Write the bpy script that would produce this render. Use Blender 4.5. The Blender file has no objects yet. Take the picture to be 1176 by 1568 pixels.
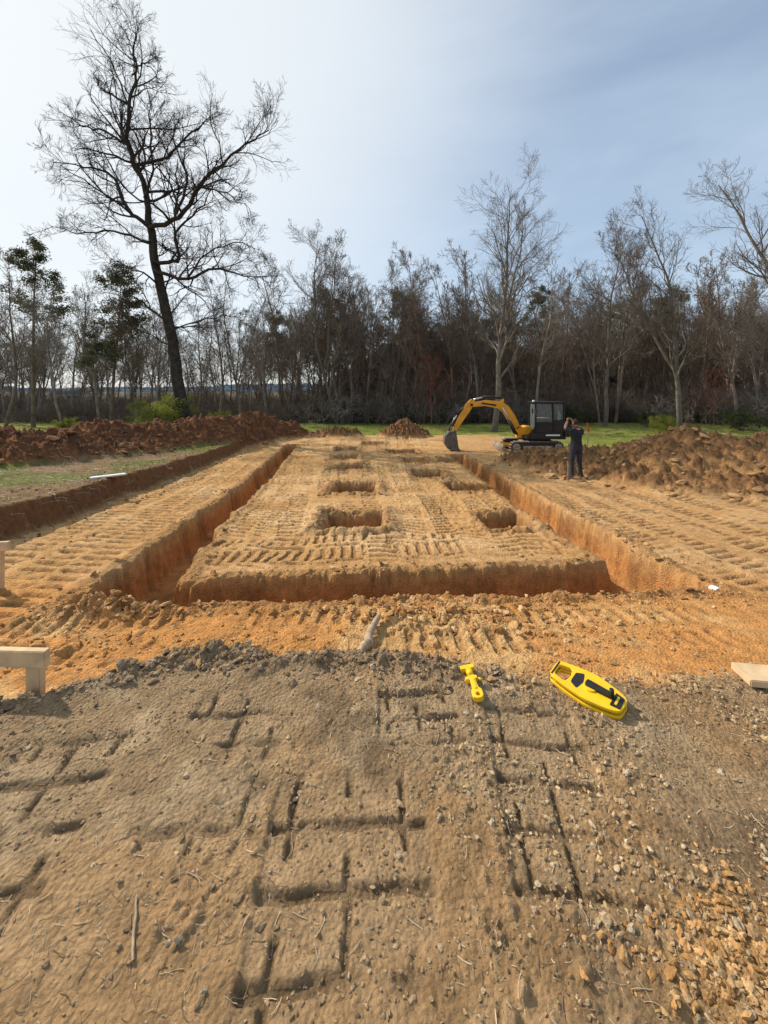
import bpy, bmesh, math, random
import numpy as np
from mathutils import Vector, Matrix, Euler
rng=np.random.default_rng(7); random.seed(7)
sc=bpy.context.scene
# ---------------------------------------------------------------- helpers
def link(o,parent=None):
    sc.collection.objects.link(o)
    if parent is not None: o.parent=parent
    return o
def empty(name,loc=(0,0,0),rz=0):
    e=bpy.data.objects.new(name,None); e.location=loc; e.rotation_euler=(0,0,rz); e.empty_display_size=.2
    return link(e)
def mk_mesh(name,V,F,mat=None,smooth=False,col=None):
    V=np.asarray(V,dtype=np.float32); F=np.asarray(F,dtype=np.int32); k=F.shape[1]
    me=bpy.data.meshes.new(name)
    me.vertices.add(len(V)); me.vertices.foreach_set("co",V.ravel())
    me.loops.add(F.size); me.loops.foreach_set("vertex_index",F.ravel())
    me.polygons.add(len(F)); me.polygons.foreach_set("loop_start",np.arange(0,F.size,k,dtype=np.int32))
    me.update(calc_edges=True)
    me.polygons.foreach_set("use_smooth",np.full(len(F),smooth))
    if col is not None:
        a=me.color_attributes.new("Col",'FLOAT_COLOR','POINT')
        c=np.ones((len(V),4),dtype=np.float32); c[:,:3]=col; a.data.foreach_set("color",c.ravel())
    if mat: me.materials.append(mat)
    return me
def mk_obj(name,V,F,mat=None,smooth=False,col=None,parent=None):
    return link(bpy.data.objects.new(name,mk_mesh(name,V,F,mat,smooth,col)),parent)
def sstep(a,b,x):
    t=np.clip((x-a)/(b-a),0,1); return t*t*(3-2*t)
def _h(ix,iy,seed):
    h=(ix.astype(np.int64)*374761393+iy.astype(np.int64)*668265263+seed*974634777)&0xffffffff
    h=((h^(h>>13))*1274126177)&0xffffffff
    h=((h^(h>>16))*2246822519)&0xffffffff
    return ((h^(h>>15))&0xffffff).astype(np.float64)/0xffffff
def vn(x,y,seed=0):
    xi=np.floor(x);yi=np.floor(y);fx=x-xi;fy=y-yi
    fx=fx*fx*fx*(fx*(fx*6-15)+10);fy=fy*fy*fy*(fy*(fy*6-15)+10)
    a=_h(xi,yi,seed);b=_h(xi+1,yi,seed);c=_h(xi,yi+1,seed);d=_h(xi+1,yi+1,seed)
    return ((a*(1-fx)+b*fx)*(1-fy)+(c*(1-fx)+d*fx)*fy)*2-1
def fbm(x,y,f,o,seed=0,g=.5):
    s=0;a=1;t=0
    for i in range(o):
        ca,sa=math.cos(i*1.1),math.sin(i*1.1)
        s=s+a*vn((x*ca-y*sa)*f,(x*sa+y*ca)*f,seed+i*17);t+=a;a*=g;f*=2.03
    return s/t
def billow(x,y,f,o,seed=0):
    s=0;a=1;t=0
    for i in range(o):
        ca,sa=math.cos(i*.9+.4),math.sin(i*.9+.4)
        s=s+a*np.abs(vn((x*ca-y*sa)*f,(x*sa+y*ca)*f,seed+i*13));t+=a;a*=.55;f*=2.1
    return s/t
def crumbs(x,y,cs,seed,dens,rmin=.18,rmax=.62):
    xi=np.floor(x/cs);yi=np.floor(y/cs);h=np.zeros_like(x)
    wob=1+.35*vn(x*3.1/cs,y*3.1/cs,seed+3)
    for dx in (-1,0,1):
        for dy in (-1,0,1):
            cx=xi+dx;cy=yi+dy; px=(cx+_h(cx,cy,seed))*cs;py=(cy+_h(cx,cy,seed+1))*cs
            q=_h(cx,cy,seed+2); r=cs*(rmin+(rmax-rmin)*_h(cx,cy,seed+5)**2.2); an=_h(cx,cy,seed+7)*6.28; ca,sa=np.cos(an),np.sin(an)
            ux=(x-px)*ca+(y-py)*sa; uy=(-(x-px)*sa+(y-py)*ca)*1.45
            d=np.maximum(np.hypot(ux,uy),.82*(np.abs(ux)+np.abs(uy)))*wob
            e=np.clip(1-d/r,0,1); h=np.maximum(h,np.where(q<dens,r*np.minimum(e*2.2,.75+.25*e),0))
    return h
# ---------------------------------------------------------------- materials
def newmat(name):
    m=bpy.data.materials.new(name); m.use_nodes=True
    nt=m.node_tree; b=nt.nodes["Principled BSDF"]; return m,nt,b
def pmat(name,col,rough=.6,var=.2,scale=8,metal=0,bump=0,spec=.3,detail=5,col2=None,coat=0,transl=0):
    m,nt,b=newmat(name); N=nt.nodes;L=nt.links
    tc=N.new("ShaderNodeTexCoord"); n=N.new("ShaderNodeTexNoise"); n.inputs["Scale"].default_value=scale; n.inputs["Detail"].default_value=detail
    L.new(tc.outputs["Object"],n.inputs["Vector"])
    r=N.new("ShaderNodeValToRGB"); r.color_ramp.elements[0].position=.32; r.color_ramp.elements[1].position=.68
    c=col; d=col2 if col2 else [min(1,x*(1+var)) for x in c]
    r.color_ramp.elements[0].color=(c[0]*(1-var),c[1]*(1-var),c[2]*(1-var),1)
    r.color_ramp.elements[1].color=(*d,1)
    L.new(n.outputs["Fac"],r.inputs["Fac"]); L.new(r.outputs["Color"],b.inputs["Base Color"])
    b.inputs["Roughness"].default_value=rough; b.inputs["Metallic"].default_value=metal
    b.inputs["Specular IOR Level"].default_value=spec
    b.inputs["Coat Weight"].default_value=coat
    if bump:
        bp=N.new("ShaderNodeBump"); bp.inputs["Strength"].default_value=bump; bp.inputs["Distance"].default_value=.02
        L.new(n.outputs["Fac"],bp.inputs["Height"]); L.new(bp.outputs["Normal"],b.inputs["Normal"])
    if transl:
        t=N.new("ShaderNodeBsdfTranslucent"); L.new(r.outputs["Color"],t.inputs["Color"]); mx=N.new("ShaderNodeMixShader"); mx.inputs[0].default_value=transl
        out=[q for q in N if q.type=='OUTPUT_MATERIAL'][0]; L.new(b.outputs[0],mx.inputs[1]);L.new(t.outputs[0],mx.inputs[2]);L.new(mx.outputs[0],out.inputs["Surface"])
    return m
def soilmat(name,fine=70,bump=.6,dist=.012,contrast=.35):
    m,nt,b=newmat(name); N=nt.nodes;L=nt.links
    at=N.new("ShaderNodeAttribute"); at.attribute_name="Col"
    g=N.new("ShaderNodeNewGeometry")
    n=N.new("ShaderNodeTexNoise"); n.inputs["Scale"].default_value=fine; n.inputs["Detail"].default_value=9; n.inputs["Roughness"].default_value=.72
    n2=N.new("ShaderNodeTexNoise"); n2.inputs["Scale"].default_value=fine*.16; n2.inputs["Detail"].default_value=6; n2.inputs["Roughness"].default_value=.6
    v=N.new("ShaderNodeTexVoronoi"); v.inputs["Scale"].default_value=fine*.9; v.feature='F1'
    for q in (n,n2,v): L.new(g.outputs["Position"],q.inputs["Vector"])
    add=N.new("ShaderNodeMath");add.operation='ADD';L.new(n.outputs["Fac"],add.inputs[0]);L.new(n2.outputs["Fac"],add.inputs[1])
    mr=N.new("ShaderNodeMapRange"); mr.inputs[1].default_value=.7;mr.inputs[2].default_value=1.3;mr.inputs[3].default_value=1-contrast;mr.inputs[4].default_value=1+contrast
    L.new(add.outputs[0],mr.inputs[0])
    mul=N.new("ShaderNodeVectorMath");mul.operation='SCALE';L.new(at.outputs["Color"],mul.inputs[0]);L.new(mr.outputs[0],mul.inputs["Scale"])
    L.new(mul.outputs[0],b.inputs["Base Color"])
    hs=N.new("ShaderNodeMath");hs.operation='MULTIPLY_ADD';L.new(v.outputs["Distance"],hs.inputs[0]);hs.inputs[1].default_value=-.7;L.new(add.outputs[0],hs.inputs[2])
    bp=N.new("ShaderNodeBump");bp.inputs["Strength"].default_value=bump;bp.inputs["Distance"].default_value=dist
    L.new(hs.outputs[0],bp.inputs["Height"]);L.new(bp.outputs["Normal"],b.inputs["Normal"])
    b.inputs["Roughness"].default_value=.95; b.inputs["Specular IOR Level"].default_value=.1
    return m
M_soil=soilmat("soil",fine=66,bump=.85,dist=.022,contrast=.40); M_clod=soilmat("clod_soil",fine=80,bump=.8,dist=.010,contrast=.35)
# ---------------------------------------------------------------- survey mapping (site plan -> world)
HY=[-5,1.93,2.2,4,7,11,20,30,45,70,150,400,2000]; HH=[1.6,1.6,1.73,2.0,2.3,2.65,3.13,3.5,3.85,4.5,6,9,12]
TP=math.tan(math.radians(17.97)); PA=math.radians(17.97)
_yo=np.concatenate([np.linspace(.549,5,120),np.geomspace(5.02,2000,200)])
_yn=np.interp(_yo,HY,HH)/(np.tan(np.arctan(np.interp(_yo,HY,HH)/_yo)-PA)+TP)
_yo=np.concatenate([[-600],_yo]);_yn=np.concatenate([[_yn[0]-.9*(.549+600)],_yn])
def ym(y): return np.interp(y,_yo,_yn)
def W(x,y): return .951*x, float(ym(y))
# ---------------------------------------------------------------- terrain
EX=[-4,-2.05,-1.68,-1.2,-.37,.24,.81,1.55,2.26,4]; EY=[1.45,1.64,1.85,2.02,2.04,1.95,1.88,1.84,1.88,1.9]
PITS=[(-.5,6.35,1.05,1.35,.45),(-.75,9.8,1.15,1.4,.4),(-1.26,13.8,1.05,1.4,.38),(-1.7,17.1,1.15,1.4,.38),(-2,20.5,1.2,1.5,.38),
      (1.47,12.3,1.0,1.2,.38),(1.28,16,1.0,1.3,.38),(.95,19.4,1.4,1.5,.38),(2.12,6.4,.85,1.05,.45),(2.35,9.9,1.3,1.3,.42),(2.9,15.8,1.1,1.2,.38),(-.6,23.5,1.3,1.5,.38)]
RL=[(-20,7.6,.6,1.9),(-16,8.9,.75,2.0),(-12.4,10.9,.8,2.0),(-10.2,14,.8,1.9),(-9.0,19,.8,1.6),(-8.2,26.5,1.05,1.7),(-6.8,28.2,.7,1.4)]
RR=[(5.7,14.6,.4,1.6),(7.3,12.6,.75,2.4),(9,11.1,1.05,3.0),(11.5,10.0,1.45,3.5),(15,9.4,1.7,3.9),(19,9.0,1.75,4.0),(26,8.8,1.7,4.0)]
def ridge(X,Y,R):
    best=np.zeros_like(X)
    for (x0,y0,h0,w0),(x1,y1,h1,w1) in zip(R[:-1],R[1:]):
        dx,dy=x1-x0,y1-y0; t=np.clip(((X-x0)*dx+(Y-y0)*dy)/(dx*dx+dy*dy),0,1)
        d=np.hypot(X-x0-t*dx,Y-y0-t*dy); h=h0+(h1-h0)*t; w=w0+(w1-w0)*t
        q=np.clip(1-d/(w*1.25),0,1); best=np.maximum(best,h*q*q*(3-2*q))
    return best
def band(X,Y,cx,hw): return sstep(hw,hw*.82,np.abs(X-cx))
def terrain(XN,YN):
    XN=np.asarray(XN,dtype=np.float64);YN=np.asarray(YN,dtype=np.float64)
    X=XN/.951; Y=np.interp(YN,_yn,_yo)
    nbig=fbm(XN,YN,.35,3,1); nmid=fbm(XN,YN,1.7,4,5); nfin=fbm(XN,YN,8,4,9); nvf=fbm(XN,YN,30,3,21)
    bil=billow(XN,YN,4.2,4,33); bilf=billow(XN,YN,14,3,47)
    edge=np.interp(X,EX,EY)
    Ys=Y+(2.0-edge)*np.clip((5-Y)/3,0,1)+.13*nmid*np.clip((4-Y)/2,0,1)+.07*nfin*np.clip((4-Y)/2,0,1)
    z=-(np.interp(Ys,HY,HH)-1.6)
    top=sstep(2.16,1.98,Ys)
    jx=X+.10*nmid+.055*nfin; jy=Y+.09*fbm(XN+9,YN,1.7,4,77)+.055*nfin
    oL=np.interp(Y,[3.2,6.79,19.97,23],[-2.9,-3.5,-5.36,-5.7]); iL=np.interp(Y,[3.57,6.28,19.97,23],[-2.2,-2.75,-4.68,-5.0])
    nF=np.interp(X,[-2.9,-1.9,1.95,3.3],[2.92,2.98,3.28,3.4]); fF=np.interp(X,[-2.2,.5,2.77,3.3],[3.57,3.92,4.24,4.3])
    iR=np.interp(Y,[4,7,9,12.6,17],[2.72,2.68,2.78,3.0,3.0]); oR=np.interp(Y,[3.4,5.3,7.4,9.2,12.6,17],[3.22,3.42,3.58,3.68,3.85,3.7])
    sdL=np.minimum.reduce([jx-oL,iL-jx,jy-2.98,23-jy]); sdF=np.minimum.reduce([jy-nF,fF-jy,jx+2.9,3.3-jx])
    sdR=np.minimum.reduce([jx-iR,oR-jx,jy-3.4,18-jy])
    sdt=np.maximum(np.maximum(sdL,sdF),sdR)
    tr=sstep(-.015,.075,sdt)
    dep=tr*(.52+.05*nmid)
    sdp=np.full_like(X,-9.)
    for cx,cy,w,l,d in PITS:
        s=np.minimum(w/2-np.abs(jx-cx),l/2-np.abs(jy-cy)); sdp=np.maximum(sdp,s)
        dep=np.maximum(dep,sstep(-.02,.11,s)*(d+.04*nmid))
    sd=np.maximum(sdt,sdp)
    inpad=(Y>3.4)&(Y<28)&(X>iL)&(X<iR)
    bX=np.interp(Y,[0,5.1,9.2,19.3,25,30],[-4.9,-5.3,-6.2,-7.2,-8,-9])
    sdB=bX-jx; bank=sstep(0,.2,sdB)*sstep(2.0,3.2,Y)*sstep(34,27,Y); z=z+.46*bank
    rl=ridge(X,Y,RL); rr=ridge(X,Y,RR); fm=1.15*np.clip(1-np.hypot((X-1.5)/2.2,(Y-28.5)/1.9),0,1)**1.2
    fm=fm+.5*np.clip(1-np.hypot((X+3.5)/2.5,(Y-28.5)/1.0),0,1)
    rl=rl*(1+.7*fbm(XN,YN,.8,3,61)); rr=rr*(1+.5*fbm(XN,YN,.6,3,62)); mnd=rl+rr+fm
    mm=sstep(.03,.2,mnd)
    z=z+mnd+mm*(.40*(bil-.2)+.20*bilf+.05*nvf)
    z=z+np.clip((Y-24)/10,0,1)*.18*nbig
    lip=np.exp(-((sd+.10)/.09)**2)*(dep<.05)
    z=z+lip*(.045*(bil+.1)+.03*bilf)*sstep(2.2,2.9,Y)*(sd>-1)
    pr=np.exp(-((sdp+.16)/.13)**2)*(sdp<0); z=z+pr*.07*np.clip(nmid+.4,0,1)
    z=z-dep
    flat=(1-tr)*(1-sstep(-.03,.05,sdp))*(1-mm)
    mk=np.zeros_like(X)
    keep2=sstep(-.25,.25,fbm(XN,YN,2.2,3,96))
    jj=.02*nfin+.05*nmid
    for a,b,hw,ph,per in [(-1.15,-.165,.22,0,.19),(-.72,-.137,.18,.06,.165),(-.35,-.11,.2,.04,.19),(-.02,-.06,.2,.07,.175),(.28,-.03,.15,.03,.16),(.6,-.015,.2,.02,.19),(.95,-.0,.17,.05,.165),(1.32,.01,.22,.09,.19),(1.75,.035,.2,.05,.17),(-1.6,-.16,.2,.08,.175),(-1.95,-.15,.16,.01,.19),(2.2,.03,.2,.03,.19)]:
        c=a+b*(Y-4)+.06*np.sin(Y*.7+ph*60); w=band(jx*.5+X*.5,Y,c,hw)*sstep(4.1,4.6,Y-.13*X)*inpad
        kq=sstep(-.5,-.15,fbm(XN+ph*50,YN,1.2,3,92))
        s=YN+jj*.8+ph+.35*(X-c)*np.sin(ph*90); bars=sstep(.0,.5,np.sin(2*np.pi*s/per)); k=w*kq
        mk=np.maximum(mk,k*bars)
    for c0,hw in [(4.72,.24),(5.3,.18)]:
        c=c0+.13*X; w=sstep(hw,hw*.8,np.abs(jy-c))*inpad; bars=sstep(-.1,.4,np.sin(2*np.pi*(XN+jj)/.14)); k=w*keep2*.9
        mk=np.where((w>.5)&(keep2>.4),k*bars,mk)
    for off,hw in [(-.5,.2),(-1.0,.22),(-1.6,.24),(-2.2,.2)]:
        c=oL+off; w=band(jx,Y,c,hw)*(Y>2.3)*(Y<24)*(sdB<-.1); bars=sstep(-.1,.4,np.sin(2*np.pi*(YN+jj*.7+.1*X)/.2)); mk=np.maximum(mk,w*bars*sstep(-.5,-.1,fbm(XN+off*9,YN,1.1,3,93)))
    for off,hw in [(.55,.19),(1.1,.2),(1.8,.22),(2.5,.22),(3.3,.22),(4.2,.22)]:
        c=3.3+off+.012*(Y-4)**2; w=band(jx,Y,c,hw)*(Y>3.0)*(Y<13); bars=sstep(-.05,.45,np.sin(2*np.pi*(YN+jj-.3*X)/.165)); mk=np.maximum(mk,w*bars*sstep(-.4,.0,fbm(XN+off*9,YN,1.3,3,94))*(1-mm)*.9)
    for c0,hw in [(2.36,.14),(2.75,.13)]:
        c=c0+.03*X; w=sstep(hw,hw*.8,np.abs(jy-c)); bars=sstep(-.2,.3,np.sin(2*np.pi*(XN+jj)/.125)); mk=np.maximum(mk,w*bars*keep2*.75)
    z=z-(.032+.02*sstep(4.5,8,Y))*mk*flat*(1-top)
    rough=flat*(1-top)
    rz_=sstep(-.15,.35,fbm(XN,YN,.9,3,123))
    z=z+rough*(.012*nfin+.03*nmid+.006*nvf)+rough*(.028*(bilf-.22)+.025*(bil-.2))*(.25+.75*rz_)
    z=z+tr*(.02*nfin+.03*bil+.02*bilf)
    bm=np.exp(-((Ys-1.98)/.10)**2)*sstep(-2.3,-1.5,X)*sstep(.9,.0,X); z=z+bm*(-.005+.07*(bil-.15)+.05*bilf)
    bm2=np.exp(-((Y-2.72)/.22)**2)*np.exp(-((X-.45)/.6)**2); z=z+bm2*(.02+.06*bil+.04*bilf)
    bm3=np.exp(-((Y-2.85)/.13)**2)*np.exp(-((X+2.35)/.35)**2); z=z+bm3*(.06+.10*bil+.06*bilf)
    tn=top*(Y<2.6)
    crum=sstep(-.2,.35,fbm(XN,YN,1.5,3,131)+.25*(XN>.3)-.05*(YN<1.4))
    g=np.zeros_like(X);pressed=np.zeros_like(X)
    for cx,hw,y0,y1,per,sd0,al,wd in [(-.13,.30,.92,1.62,.19,1,.05,.013),(-.70,.24,1.3,2.08,.165,2,.03,.012),(.66,.22,1.2,2.05,.17,3,-.10,.011),(-1.35,.24,1.05,1.95,.18,4,.12,.012),(.18,.2,1.68,2.08,.15,5,.02,.011)]:
        ca,sa=math.cos(al),math.sin(al); u=XN*ca+(YN-1.5)*sa; v=YN*ca-XN*sa
        w=sstep(hw,hw*.93,np.abs(u-cx+.02*nmid))*sstep(y0,y0+.08,v)*sstep(y1,y1-.08,v)
        vv_=v+.018*nfin+.05*nmid; q1=((vv_/per)%1-.5)*per; row=np.floor(vv_/per)
        q2=(((u-cx+.014*nfin+.03*nmid)/(hw*.68)+.5)%1-.5)*hw*.68
        l1=sstep(wd+.012,wd-.004,np.abs(q1)); l2=sstep(wd+.004,wd-.004,np.abs(q2))*(_h(row,row*0+np.floor((u-cx)/(hw*.68)+.5),900+sd0)>.3)
        pk=sstep(-.5,-.15,fbm(XN,YN,2.3,3,150+sd0*7)); kk=pk*sstep(-.75,-.2,nfin)
        g=np.maximum(g,w*kk*np.maximum(l1,l2)); pressed=np.maximum(pressed,w*pk)
    z=z+tn*(.014*nmid+.005*nfin+(.003*nvf+.010*(bilf-.2)+.007*(billow(XN,YN,30,3,139)-.2))*(.3+.7*crum)*(1-.75*pressed))
    z=z-tn*pressed*.010-.019*g*tn*(.9+.5*nfin)
    cr=np.zeros_like(X)
    m=(YN<6.5)&(np.abs(XN)<6)&(YN>.2)
    if m.any():
        xm,ym_=XN[m],YN[m]; a1=crumbs(xm,ym_,.055,501,.55); a2=crumbs(xm,ym_,.13,511,.45); a3=crumbs(xm,ym_,.034,521,.6)
        T=tn[m];cm=crum[m];B=bm[m];PRS=pressed[m];RG=rough[m];Z2=rz_[m];LP=lip[m]; st=sstep(3.4,3.0,Y[m])*(1-T)
        add=T*(a3*.5*(.35+.65*cm)+a1*.5*sstep(.1,.9,cm))*(1-.8*PRS)+B*(a2*.5+a1*.5)*T+RG*(a1*.4*Z2+a2*.4*Z2*(st*.7+.3)+LP*a2*.4)
        add=add+bm2[m]*a2*.5+bm3[m]*a2*.6
        zz=np.zeros_like(X);zz[m]=add; z=z+zz; cr[m]=np.clip(add/.02,0,1)
    # ---------------- colour
    def C(*c): return np.array(c)[None]*np.ones((X.size,1))
    def mix(a,b,t): t=np.clip(np.ravel(t),0,1)[:,None]; return a*(1-t)+b*t
    col=C(.48,.285,.122)
    col=mix(col,C(.56,.37,.19),sstep(-.15,.45,nmid+.4*nbig)*.85)
    col=mix(col,C(.38,.21,.08),sstep(.0,.5,fbm(XN,YN,.9,4,171))*.5)
    col=mix(col,C(.48,.225,.070),sstep(4.2,3.2,Y)*.85)
    col=mix(col,C(.54,.34,.15),sstep(3.3,2.6,Y)*sstep(.0,.4,fbm(XN,YN,1.6,3,177)))
    col=mix(col,C(.42,.25,.115),sstep(2.9,4.2,X)*.5)
    col=mix(col,C(.22,.115,.048),mk*flat*.75)
    col=mix(col,C(.30,.155,.06),sstep(.25,-.15,bilf*2-.3+nfin)*.3*rough)
    col=mix(col,C(.58,.36,.17),cr*(1-top)*.35)
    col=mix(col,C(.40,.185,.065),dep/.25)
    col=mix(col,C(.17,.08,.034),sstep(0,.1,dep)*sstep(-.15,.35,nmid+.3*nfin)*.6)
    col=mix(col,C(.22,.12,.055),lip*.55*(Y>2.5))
    bk=C(.21,.14,.08); bk=mix(bk,C(.12,.14,.038),sstep(.08,.35,fbm(XN,YN,.7,4,181)))
    col=mix(col,bk,bank*.95)
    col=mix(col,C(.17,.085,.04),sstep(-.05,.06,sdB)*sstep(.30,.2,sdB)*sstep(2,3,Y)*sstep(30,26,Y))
    ml=mix(C(.25,.112,.048),C(.12,.056,.03),sstep(.15,.45,bil)); mr=mix(C(.38,.215,.095),C(.19,.105,.05),sstep(.15,.5,bil+.2*nmid))
    col=mix(col,ml,sstep(.04,.15,rl)); col=mix(col,mr,sstep(.04,.15,rr)); col=mix(col,mix(mr,ml,.5*np.ones_like(X)),sstep(.04,.15,fm))
    col=col*(np.array([1.14,1.11,1.06])[None])
    tc=C(.325,.22,.122); tc=mix(tc,C(.21,.142,.08),sstep(0,.4,nmid+.5*nfin)); tc=mix(tc,C(.44,.32,.19),sstep(.05,.45,fbm(XN,YN,3.3,4,191))*.7)
    tc=mix(tc,C(.43,.255,.115),sstep(-.1,.4,fbm(XN,YN,1.1,3,197)+.2*(X>.8)+.1*(YN<1.5))*.6)
    tc=mix(tc,C(.40,.28,.16),pressed*.4); tc=mix(tc,C(.13,.088,.05),g*.7)
    tc=mix(tc,C(.46,.34,.21),cr*.25)
    tc=mix(tc,C(.50,.295,.12),np.exp(-((X-1.05)/.28)**2-((Y-.62)/.22)**2)*.9)
    tc=mix(tc,C(.25,.175,.108),bm*.7)
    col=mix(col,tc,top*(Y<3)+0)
    gl=np.where(X<-9,((X<-9)*(Y-np.interp(X,[-30,-20,-16,-12,-10,-9],[8.0,9.6,11,13.5,17,23]))),0)
    lawn=np.maximum(np.clip(gl,0,1),sstep(29.0,30.5,Y+nmid)); lawn=np.maximum(lawn,sstep(17,18.5,Y+nmid)*sstep(7.5,10,X+2*nbig)); lawn=np.maximum(lawn,sstep(22,23,Y+nmid)*sstep(-6.5,-7.5,X+nmid))
    lawn=lawn*(1-sstep(.02,.12,mnd))
    gcol=mix(C(.195,.225,.04),C(.27,.26,.068),sstep(-.2,.5,nbig+nmid*.6)); gcol=mix(gcol,C(.12,.15,.032),sstep(.0,.5,fbm(XN,YN,2.5,3,201)))
    gcol=mix(gcol,C(.24,.18,.088),sstep(.25,.6,fbm(XN,YN,.5,4,207)))
    col=mix(col,gcol,lawn)
    wf=mix(C(.11,.08,.05),C(.07,.065,.034),sstep(-.2,.3,nmid))
    col=mix(col,wf,sstep(43,46,Y+2*nbig))
    ff=mix(C(.08,.072,.045),C(.11,.095,.06),sstep(-.2,.3,fbm(XN,YN,.02,3,211)))
    col=mix(col,ff,sstep(95,110,Y))
    return z,col,dict(mnd=mnd,sd=sd,lawn=lawn,top=top,bank=bank)
def t_old(x,y): return terrain(np.asarray(x)*.951,ym(y))
def axis_y():
    a=[-400,-150,-60,-25,-12,-6,-3,-1.5,-.6,0,.3,.5,.65]
    y=.75
    while y<1700:
        a.append(y)
        y+=max(.0072,.0045*y) if y<30 else (max(.15,.010*y*(y/30)))
    return np.array(a+[2500.])
def axis_x():
    p=[0.];x=0.
    while x<1800:
        x+=max(.0078,.0072*x) if x<24 else .05*x*(x/24)**.5*.25
        p.append(x)
    p=np.array(p); return np.concatenate([-p[:0:-1],p])
ax,ay=axis_x(),axis_y(); GX,GY=np.meshgrid(ax,ay)
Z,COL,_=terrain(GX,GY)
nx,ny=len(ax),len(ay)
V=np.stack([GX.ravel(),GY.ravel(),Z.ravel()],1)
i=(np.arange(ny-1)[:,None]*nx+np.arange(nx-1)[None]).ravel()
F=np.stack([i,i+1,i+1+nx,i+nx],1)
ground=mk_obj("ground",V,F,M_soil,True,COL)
def H(x,y):
    z,_,_=terrain(np.array([x],dtype=float),np.array([y],dtype=float)); return float(z[0])
# ---------------------------------------------------------------- clods
def ico(sub):
    bm=bmesh.new(); bmesh.ops.create_icosphere(bm,subdivisions=sub,radius=1)
    v=np.array([q.co[:] for q in bm.verts]); f=np.array([[q.index for q in p.verts] for p in bm.faces]); bm.free(); return v,f
def rocks(xyo,size,cols,sub=2,flat=.68,lift=.15,seed=1):
    xy=np.stack([xyo[:,0]*.951,ym(xyo[:,1])],1)
    r=np.random.default_rng(seed); bv,bf=ico(sub); nb=16; bases=[]
    for k in range(nb):
        d=r.normal(size=(12,3)); d/=np.linalg.norm(d,axis=1)[:,None]
        q=bv.copy(); s=np.ones(len(bv))
        for j in range(12):
            dd=q@d[j]; cut=r.uniform(.3,.75); s=np.minimum(s,np.where(dd>cut,cut/np.maximum(dd,1e-3),1))
        bases.append(q*(s*r.uniform(.78,1.2,len(bv)))[:,None])
    bases=np.array(bases); n=len(xy); idx=r.integers(0,nb,n)
    z,_,_=terrain(xy[:,0],xy[:,1])
    vv=bases[idx]*np.stack([size*r.uniform(.6,1.5,n),size*r.uniform(.6,1.2,n),size*flat*r.uniform(.6,1.3,n)],1)[:,None,:]
    a=r.uniform(0,6.28,n);c,s=np.cos(a),np.sin(a)
    t=r.uniform(-.7,.7,n); ct,st=np.cos(t),np.sin(t)
    y1=vv[...,1]*ct[:,None]-vv[...,2]*st[:,None]; z1=vv[...,1]*st[:,None]+vv[...,2]*ct[:,None]; x1=vv[...,0]
    vv=np.stack([x1*c[:,None]-y1*s[:,None],x1*s[:,None]+y1*c[:,None],z1],2)
    vv=vv+np.stack([xy[:,0],xy[:,1],z+size*lift],1)[:,None,:]
    ff=bf[None]+(np.arange(n)*len(bv))[:,None,None]
    cc=np.repeat(cols[:,None,:],len(bv),1)
    return vv.reshape(-1,3),ff.reshape(-1,3),cc.reshape(-1,3)
def pal(n,cols,j=.18,seed=3):
    r=np.random.default_rng(seed); c=np.array(cols)[r.integers(0,len(cols),n)]; return c*r.uniform(1-j,1+j,(n,1))
def powr(n,a,b,seed,e=2.2):
    r=np.random.default_rng(seed); return a+(b-a)*r.random(n)**e
sets=[]
def clump(x,y,f,th,seed): return fbm(x,y,f,3,seed)>th
R=rng
TS=[(.34,.23,.13),(.26,.178,.10),(.41,.29,.17),(.47,.345,.21)]; OR=[(.52,.30,.125),(.45,.24,.09),(.56,.36,.17)]
n=28000; x=R.uniform(-2.3,2.6,n); y=.35+1.75*R.random(n)**.8; k=(clump(x,y,1.6,.04,301)|(R.random(n)<.2)|((x>.4)&(R.random(n)<.45)))&(y<np.interp(x,EX,EY)+.05); x,y=x[k],y[k]
sets.append((np.stack([x,y],1),powr(len(x),.0022,.012,2,3.2),pal(len(x),TS),1))
n=5200; x=.2+2.2*R.random(n)**.8; y=R.uniform(.35,1.6,n); k=clump(x,y,2.6,.0,305); x,y=x[k],y[k]
sets.append((np.stack([x,y],1),powr(len(x),.003,.019,12,2.6),pal(len(x),[(.45,.33,.2),(.50,.34,.18),(.34,.24,.14),(.52,.40,.26)]),2))
n=1000; x=R.uniform(-2.0,.6,n); y=R.uniform(.4,1.9,n)
sets.append((np.stack([x,y],1),powr(len(x),.003,.02,32,3.4),pal(len(x),TS+[(.48,.38,.26)]),2))
n=1800; x=R.normal(1.14,.19,n); y=R.normal(.60,.13,n)
sets.append((np.stack([x,np.maximum(y,.3)],1),powr(n,.003,.024,13,2.8),pal(n,OR),2))
n=1300; x=R.uniform(-2.2,.7,n); y=np.interp(x,EX,EY)+R.normal(-.02,.08,n)
sets.append((np.stack([x,y],1),powr(n,.005,.04,14,3),pal(n,[(.27,.19,.118),(.21,.15,.093),(.34,.245,.155),(.36,.23,.11)]),2))
n=1100; x=R.uniform(.5,2.8,n); y=np.interp(x,EX,EY)+R.normal(-.02,.12,n)
sets.append((np.stack([x,y],1),powr(n,.004,.028,15,2.8),pal(n,[(.32,.215,.115),(.4,.25,.12),(.46,.32,.17)]),2))
n=5200; x=R.uniform(-3.5,4.2,n); y=R.uniform(2.05,3.3,n); k=clump(x,y,1.5,.04,311); x,y=x[k],y[k]
sets.append((np.stack([x,y],1),powr(len(x),.004,.032,16,3.4),pal(len(x),OR+[(.36,.18,.065)]),2))
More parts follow.
